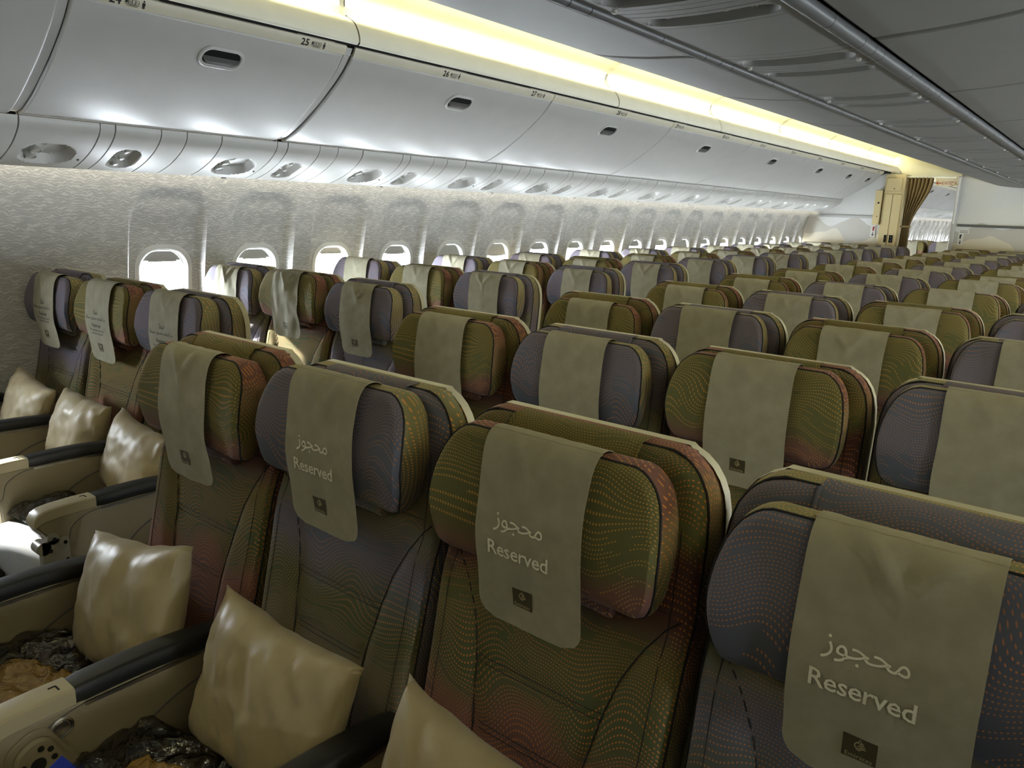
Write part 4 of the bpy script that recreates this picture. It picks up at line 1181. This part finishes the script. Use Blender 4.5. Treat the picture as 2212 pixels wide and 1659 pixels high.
def on_cover(me2d, cx, cz, var, lift=0.0012):
    """wrap a flat print (x, y-up) onto the hanging cloth"""
    v, a = VAR[var]; me = me2d.copy()
    for p in me.vertices:
        p.co = Vector(cover_point(p.co.x+cx, s_of_z(p.co.y+cz), v, a, lift+p.co.z))
    me.update(); return me
def emblem_meshes():
    mb = MB(); P = []
    for j in range(7): P.append([(-0.019+0.038*i/7, -0.016+0.032*j/6, 0) for i in range(8)])
    mb.grid(P); patch = mb.mesh('emblem_patch', M_emblem, True)
    mb = MB()
    def stroke(pts, wd):
        pts = catmull(pts, 4); L, R_ = [], []
        for i, p in enumerate(pts):
            a = Vector(pts[max(i-1, 0)]); b = Vector(pts[min(i+1, len(pts)-1)]); d = (b-a).normalized()
            wq = wd*(0.45+0.55*math.sin(PI*i/(len(pts)-1))); L.append((p[0]-d.y*wq, p[1]+d.x*wq, 0)); R_.append((p[0]+d.y*wq, p[1]-d.x*wq, 0))
        mb.grid([L, R_])
    stroke([(0.0010, 0.0130), (-0.0010, 0.0085), (-0.0045, 0.0050), (-0.0050, 0.0010), (-0.0020, -0.0030), (0.0010, -0.0042)], 0.0007)
    stroke([(0.0015, 0.0105), (0.0020, 0.0060), (0.0000, 0.0025), (-0.0030, 0.0010)], 0.0007)
    stroke([(0.0040, 0.0085), (0.0036, 0.0040), (0.0010, 0.0000), (-0.0030, -0.0012)], 0.0007)
    stroke([(0.0060, 0.0045), (0.0045, 0.0010), (0.0010, -0.0022), (-0.0035, -0.0030)], 0.0007)
    stroke([(-0.0030, 0.0070), (-0.0005, 0.0062), (0.0025, 0.0068)], 0.0006)
    stroke([(0.0045, -0.0005), (0.0062, 0.0000), (0.0070, 0.0015)], 0.0006)
    mark = mb.mesh('emblem_mark', M_emblemp, False)
    return patch, mark
EM_patch, EM_mark = emblem_meshes()
EM_name = text_mesh('Emirates', 0.0088, M_emblemp, 1.0)
PRINT = {}
for vi in range(len(VAR)):
    PRINT[vi] = (on_cover(EM_patch, -0.009, 0.934, vi, 0.0014), on_cover(EM_mark, -0.009, 0.9365, vi, 0.0024), on_cover(EM_name, -0.009, 0.9235, vi, 0.0024))
AR_RES = '\ufeaf\ufeee\ufea0\ufea4\ufee3'       # "reserved", visual order
def make_cover(label, group, x, y, hz=0.0, var=0, text=None, emblem=True):
    t = obj('headrest_cover', ME_cov[var], None, (x, y, hz)); tag(t, label, 'seat cover', group)
    if emblem:
        e = obj('emblem', PRINT[var][0], t); obj('emblem_mark', PRINT[var][1], e); obj('emblem_name', PRINT[var][2], e)
    if text == 'white':
        obj('lettering', on_cover(text_mesh(AR_RES, 0.038, M_whitep, 0.92), -0.016, 1.052, var, 0.0018), t)
        obj('lettering', on_cover(text_mesh('Reserved', 0.0330, M_whitep, 0.95, 0.0003), -0.015, 1.009, var, 0.0018), t)
    elif text == 'black':
        lt = [('\u064b\ufe8e\ufed4\ufec4\ufedf', 0.020, 1.070), ('\ufe8e\ufed8\ufe92\ufeb4\ufee3 \ufeaf\ufeee\ufea0\ufea4\ufee3 \ufeaa\ufecc\ufed8\ufee4\ufedf\ufe8d \ufe8d\ufeac\ufeeb', 0.0165, 1.046), ('Reserved', 0.020, 1.020), ('For customers with extra', 0.0115, 1.002), ('legroom reservations', 0.0115, 0.988)]
        for s, sz, z in lt: obj('lettering', on_cover(text_mesh(s, sz, M_black, 0.95, sz*0.016), -0.008, z, var, 0.0018), t)
    return t

# --- place the seats
PITCH = 0.8308
CX = [-1.5*SP, -0.5*SP, 0.5*SP, 1.5*SP]; CN = ['leftmost', 'second', 'third', 'rightmost']
TX = [-2.6226, -2.1296, -1.6366]; TN = ['window', 'middle', 'aisle']
rnd = random.Random(11)
HZC = {(0, 0): -0.016, (0, 1): 0.003, (0, 2): -0.014, (0, 3): -0.021, (1, 0): -0.013, (1, 1): -0.012, (1, 2): -0.003, (2, 0): -0.026, (2, 1): -0.005, (2, 2): -0.018, (3, 0): -0.018, (3, 1): -0.012, (3, 2): -0.014, (4, 0): -0.024, (4, 1): -0.009, (4, 2): 0.005, (5, 0): -0.018, (5, 1): 0.001, (5, 2): 0.008}
HZT = {(0, 0): -0.015, (0, 1): -0.005, (0, 2): 0.001, (1, 0): -0.014, (1, 1): -0.001, (1, 2): -0.016, (2, 0): 0.004, (2, 1): -0.008, (2, 2): -0.009, (3, 0): -0.006, (3, 1): -0.009, (3, 2): -0.023, (4, 0): -0.014, (4, 1): -0.022, (4, 2): -0.019}
def rown(k): return 'front' if k == 0 else ORD[k]
colr = {'blue': 'grey-blue', 'green': 'olive and rust'}
for k in range(14):
    for i in range(4):
        kd = 'green' if i in (0, 2) else 'blue'; y = k*PITCH
        hz = HZC.get((k, i), rnd.uniform(-0.02, 0.002))
        make_seat(kd, '%s dotted airline seat, %s in the %s row of the centre block' % (colr[kd], CN[i], rown(k)), 'seats of the centre block', CX[i], y, hz, k == 0, i == 3, False, k < 7)
        tx = 'white' if k == 0 and i > 0 else None
        var = [1, 0, 0, 4][i] if k == 0 else rnd.randrange(5)
        lb = ('beige headrest cover printed Reserved, on the %s front seat of the centre block' % CN[i]) if tx else 'plain beige headrest cover on the %s seat of the %s centre row' % (CN[i], rown(k))
        make_cover(lb, 'headrest covers of the centre block', CX[i], y, hz, var, tx, k < 7)
YT = 0.428
for k in range(13):
    for i in range(3):
        kd = 'green' if i == 1 else 'blue'; y = YT+k*PITCH; hz = HZT.get((k, i), rnd.uniform(-0.02, 0.0))
        make_seat(kd, '%s dotted airline seat, %s place of the %s window-side row' % (colr[kd], TN[i], rown(k)), 'seats of the window-side block', TX[i], y, hz, k == 0, i == 2, True, k < 7)
        tx = 'black' if k == 0 else None
        var = [1, 0, 4][i] if k == 0 else (5 if k == 1 and i < 2 else rnd.randrange(5))
        lb = ('headrest cover with black extra-legroom lettering on the front %s seat' % TN[i]) if tx else 'pale headrest cover on the %s seat of the %s window-side row' % (TN[i], rown(k))
        make_cover(lb, 'headrest covers of the window-side block', TX[i], y, hz, var, tx, k < 7)
for k, y in enumerate((14.2, 15.03)):
    for i in (1, 2):
        kd = 'green' if i == 1 else 'blue'
        make_seat(kd, '%s seat in the next cabin, seen through the doorway, %s %s' % (colr[kd], 'nearer' if k == 0 else 'farther', TN[i]), 'seats of the next cabin', TX[i], y, 0, False, i == 2, False, False)
        make_cover('headrest cover seen through the doorway on the %s %s seat' % ('nearer' if k == 0 else 'farther', TN[i]), 'headrest covers of the next cabin', TX[i], y, 0, k, None, False)

# ------------------------------------------------------------------ pillows and wrapped blankets
def pillow_mesh(seed, wd=0.197, ht=0.140, th=0.062):
    mb = MB(); n = 34; top, bot = [], []
    for j in range(n+1):
        ra, rb = [], []
        for i in range(n+1):
            u, v = -1+2*i/n, -1+2*j/n
            x = wd*u*(1-0.10*(1-u*u)*0-0.07*(1-abs(v)**2)*0+0.05*(u*u*v*v)-0.05*(1-v*v)*abs(u)**3*0)
            z = ht*v*(1+0.05*u*u*v*v)
            x *= 1-0.03*(1-v*v)*abs(u); z *= 1-0.04*(1-u*u)*abs(v)
            h = th*((1-abs(u)**3.2)*(1-abs(v)**3.2))**0.5
            r = 0.010*nz(x*11+seed, z*9, seed)+0.011*(0.35-abs(nz((x+z*0.6)*17+seed, (z-x*0.5)*5, seed+2)))+0.005*nz(x*32+seed, z*26, seed+3)
            e = min(1.0, h/0.02)
            g = 0.008*nz(u*3+seed, v*3, seed+5)
            ra.append((x, -h-r*e, z+g)); rb.append((x, h*0.8-r*e*0.4, z+g))
        top.append(ra); bot.append(rb)
    mb.grid(top); mb.grid([r[::-1] for r in bot])
    me = mb.mesh('pillow', M_pillow)
    import bmesh
    bm = bmesh.new(); bm.from_mesh(me); bmesh.ops.remove_doubles(bm, verts=bm.verts, dist=0.0004); bmesh.ops.recalc_face_normals(bm, faces=bm.faces); bm.to_mesh(me); bm.free()
    me.polygons.foreach_set('use_smooth', [True]*len(me.polygons)); return me
def put_pillow(label, x, y, z, tilt, rollz, seed, yawz=0.0, sc_=1.0):
    o = obj('pillow', pillow_mesh(seed), None, (x, y, z)); o.rotation_mode = 'XYZ'
    o.matrix_world = Matrix.Translation((x, y, z)) @ Matrix.Rotation(yawz, 4, 'Z') @ Matrix.Rotation(-tilt, 4, 'X') @ Matrix.Rotation(rollz, 4, 'Y') @ Matrix.Scale(sc_, 4)
    tag(o, label, 'pillow', 'satin pillows on the seats'); return o
put_pillow('crumpled beige satin pillow on the leftmost front seat of the centre block', -0.715, -0.185, 0.622, 0.32, -0.20, 1.3)
put_pillow('beige satin pillow slumped on the second front seat of the centre block', -0.215, -0.175, 0.612, 0.32, 0.02, 4.2)
put_pillow('beige satin pillow on the third front seat, cut by the picture edge', 0.280, -0.175, 0.612, 0.32, 0.12, 7.7)
put_pillow('beige pillow propped in the window seat of the front row', -2.58, 0.285, 0.620, 0.30, 0.12, 2.9, 0.0, 0.95)
put_pillow('bright satin pillow on the middle seat of the front window row', -2.10, 0.285, 0.628, 0.30, 0.02, 5.6, 0.0, 0.95)
put_pillow('sunlit pillow on the aisle seat of the front window row', -1.66, 0.285, 0.610, 0.30, 0.10, 9.1, 0.0, 0.95)
put_pillow('flat beige pillow seen in the gap behind the third front seat', 0.2465, PITCH-0.150, 0.615, 0.30, 0.0, 12.2)
put_pillow('beige pillow on the second-row seat behind the second front seat', -0.2465, PITCH-0.150, 0.615, 0.30, 0.05, 14.2)

def pack_mesh(seed, wd, dp, th, mat, cr=0.014):
    mb = MB(); n = 46; T, B = [], []
    for j in range(n+1):
        ra, rb = [], []
        for i in range(n+1):
            u, v = -1+2*i/n, -1+2*j/n
            x = wd*u*(1-0.04*(1-v*v)); y = dp*v*(1-0.04*(1-u*u))
            h = th*((1-abs(u)**5)*(1-abs(v)**5))**0.5
            c = cr*(nz(x*22+seed, y*22, seed)+0.9*(0.4-abs(nz((x+y)*26+seed, (y-x)*12, seed+1)))+0.12*nz(x*70, y*70, seed))
            ra.append((x, y, max(0.0015, h+c*min(1, h/0.015)))); rb.append((x, y, 0.0005))
        T.append(ra); B.append(rb)
    mb.grid(T); mb.grid([r[::-1] for r in B]); return mb.mesh('pack', mat, True, 180)
def put_pack(label, x, y, z, rz, seed, gold):
    t = thing('blanket_pack', label, 'blanket pack', (x, y, z), (0.02, 0.0, rz), 'wrapped blankets on the seats')
    if gold: obj('wrapper', pack_mesh(seed, 0.105, 0.085, 0.040, M_gold), t)
    else:
        obj('blanket', pack_mesh(seed, 0.135, 0.090, 0.038, M_blanket, 0.006), t)
        obj('wrapper', pack_mesh(seed+3, 0.150, 0.102, 0.046, M_film, 0.014), t)
    return t
SZ = 0.467
put_pack('clear-wrapped dark blanket on the leftmost front seat of the centre block', -0.870, -0.325, SZ, 0.25, 2.0, False)
put_pack('gold-wrapped pack on the leftmost front seat beside the armrest', -0.755, -0.405, SZ+0.022, 0.35, 3.0, True)
put_pack('clear-wrapped blanket on the second front seat of the centre block', -0.370, -0.335, SZ, 0.20, 5.0, False)
put_pack('gold-wrapped pack under the pillow of the second front seat', -0.260, -0.385, SZ+0.022, 0.30, 6.0, True)
put_pack('clear-wrapped blanket on the aisle seat of the front window row', -1.72, 0.06, SZ, 0.1, 8.0, False)
put_pack('gold-wrapped pack behind the third front seat of the centre block', 0.24, PITCH-0.24, SZ, 0.2, 9.0, True)
put_pack('clear-wrapped black pack in the gap behind the third front seat', 0.30, PITCH-0.42, SZ, -0.2, 10.0, False)
put_pack('clear-wrapped pack in the gap behind the second front seat', -0.33, PITCH-0.37, SZ, 0.3, 11.0, False)

# ------------------------------------------------------------------ corded remote docked in the armrest beside the second front seat
t = thing('seat_remote', 'beige corded remote with black buttons and small blue screen docked in armrest', 'remote control', (-0.493+0.0275, -0.454, 0.502))
t.rotation_euler = (math.radians(28), 0, 0)
def rr_slab(hy, hz_, r, x0, x1, mat, nm, inset=0.003):
    mb = MB(); A = rrect_loop(hy, hz_, r, 6); n = len(A); B_ = rrect_loop(hy-inset, hz_-inset, r-inset, 6)
    mb.grid([[(x0, a, b) for a, b in A], [(x1-inset, a, b) for a, b in A], [(x1, a, b) for a, b in B_]], 0, True)
    o = len(mb.v)-n; mb.f.append(tuple(range(o, o+n))); mb.m.append(0); return fix_normals(mb.mesh(nm, mat))
obj('dock', rr_slab(0.043, 0.098, 0.036, -0.002, 0.004, M_armbeige_shaded, 'dock'), t)
bd = obj('body', rr_slab(0.034, 0.086, 0.030, 0.0, 0.014, M_armbeige_shaded, 'remote_body', 0.005), t)
obj('screen', rr_slab(0.026, 0.034, 0.003, 0.0, 0.0148, M_screen, 'remote_screen', 0.001), t, (0, 0, -0.012))
mb = MB(); mb.lathe([(0.013, 0), (0.012, 0.003), (0.0, 0.003)], (0.0138, 0, 0), 'x', 20); obj('direction_pad', mb.mesh('direction_pad', M_armblack), t, (0, -0.006, 0.042))
mb = MB(); mb.lathe([(0.0055, 0), (0.005, 0.002), (0.0, 0.002)], (0.0138, 0, 0), 'x', 14); ME_rb = mb.mesh('button', M_armblack)
for y_, z_ in ((0.013, 0.064), (0.022, 0.050), (-0.024, 0.058), (-0.022, 0.030), (0.018, 0.032)): obj('button', ME_rb, t, (0, y_, z_))
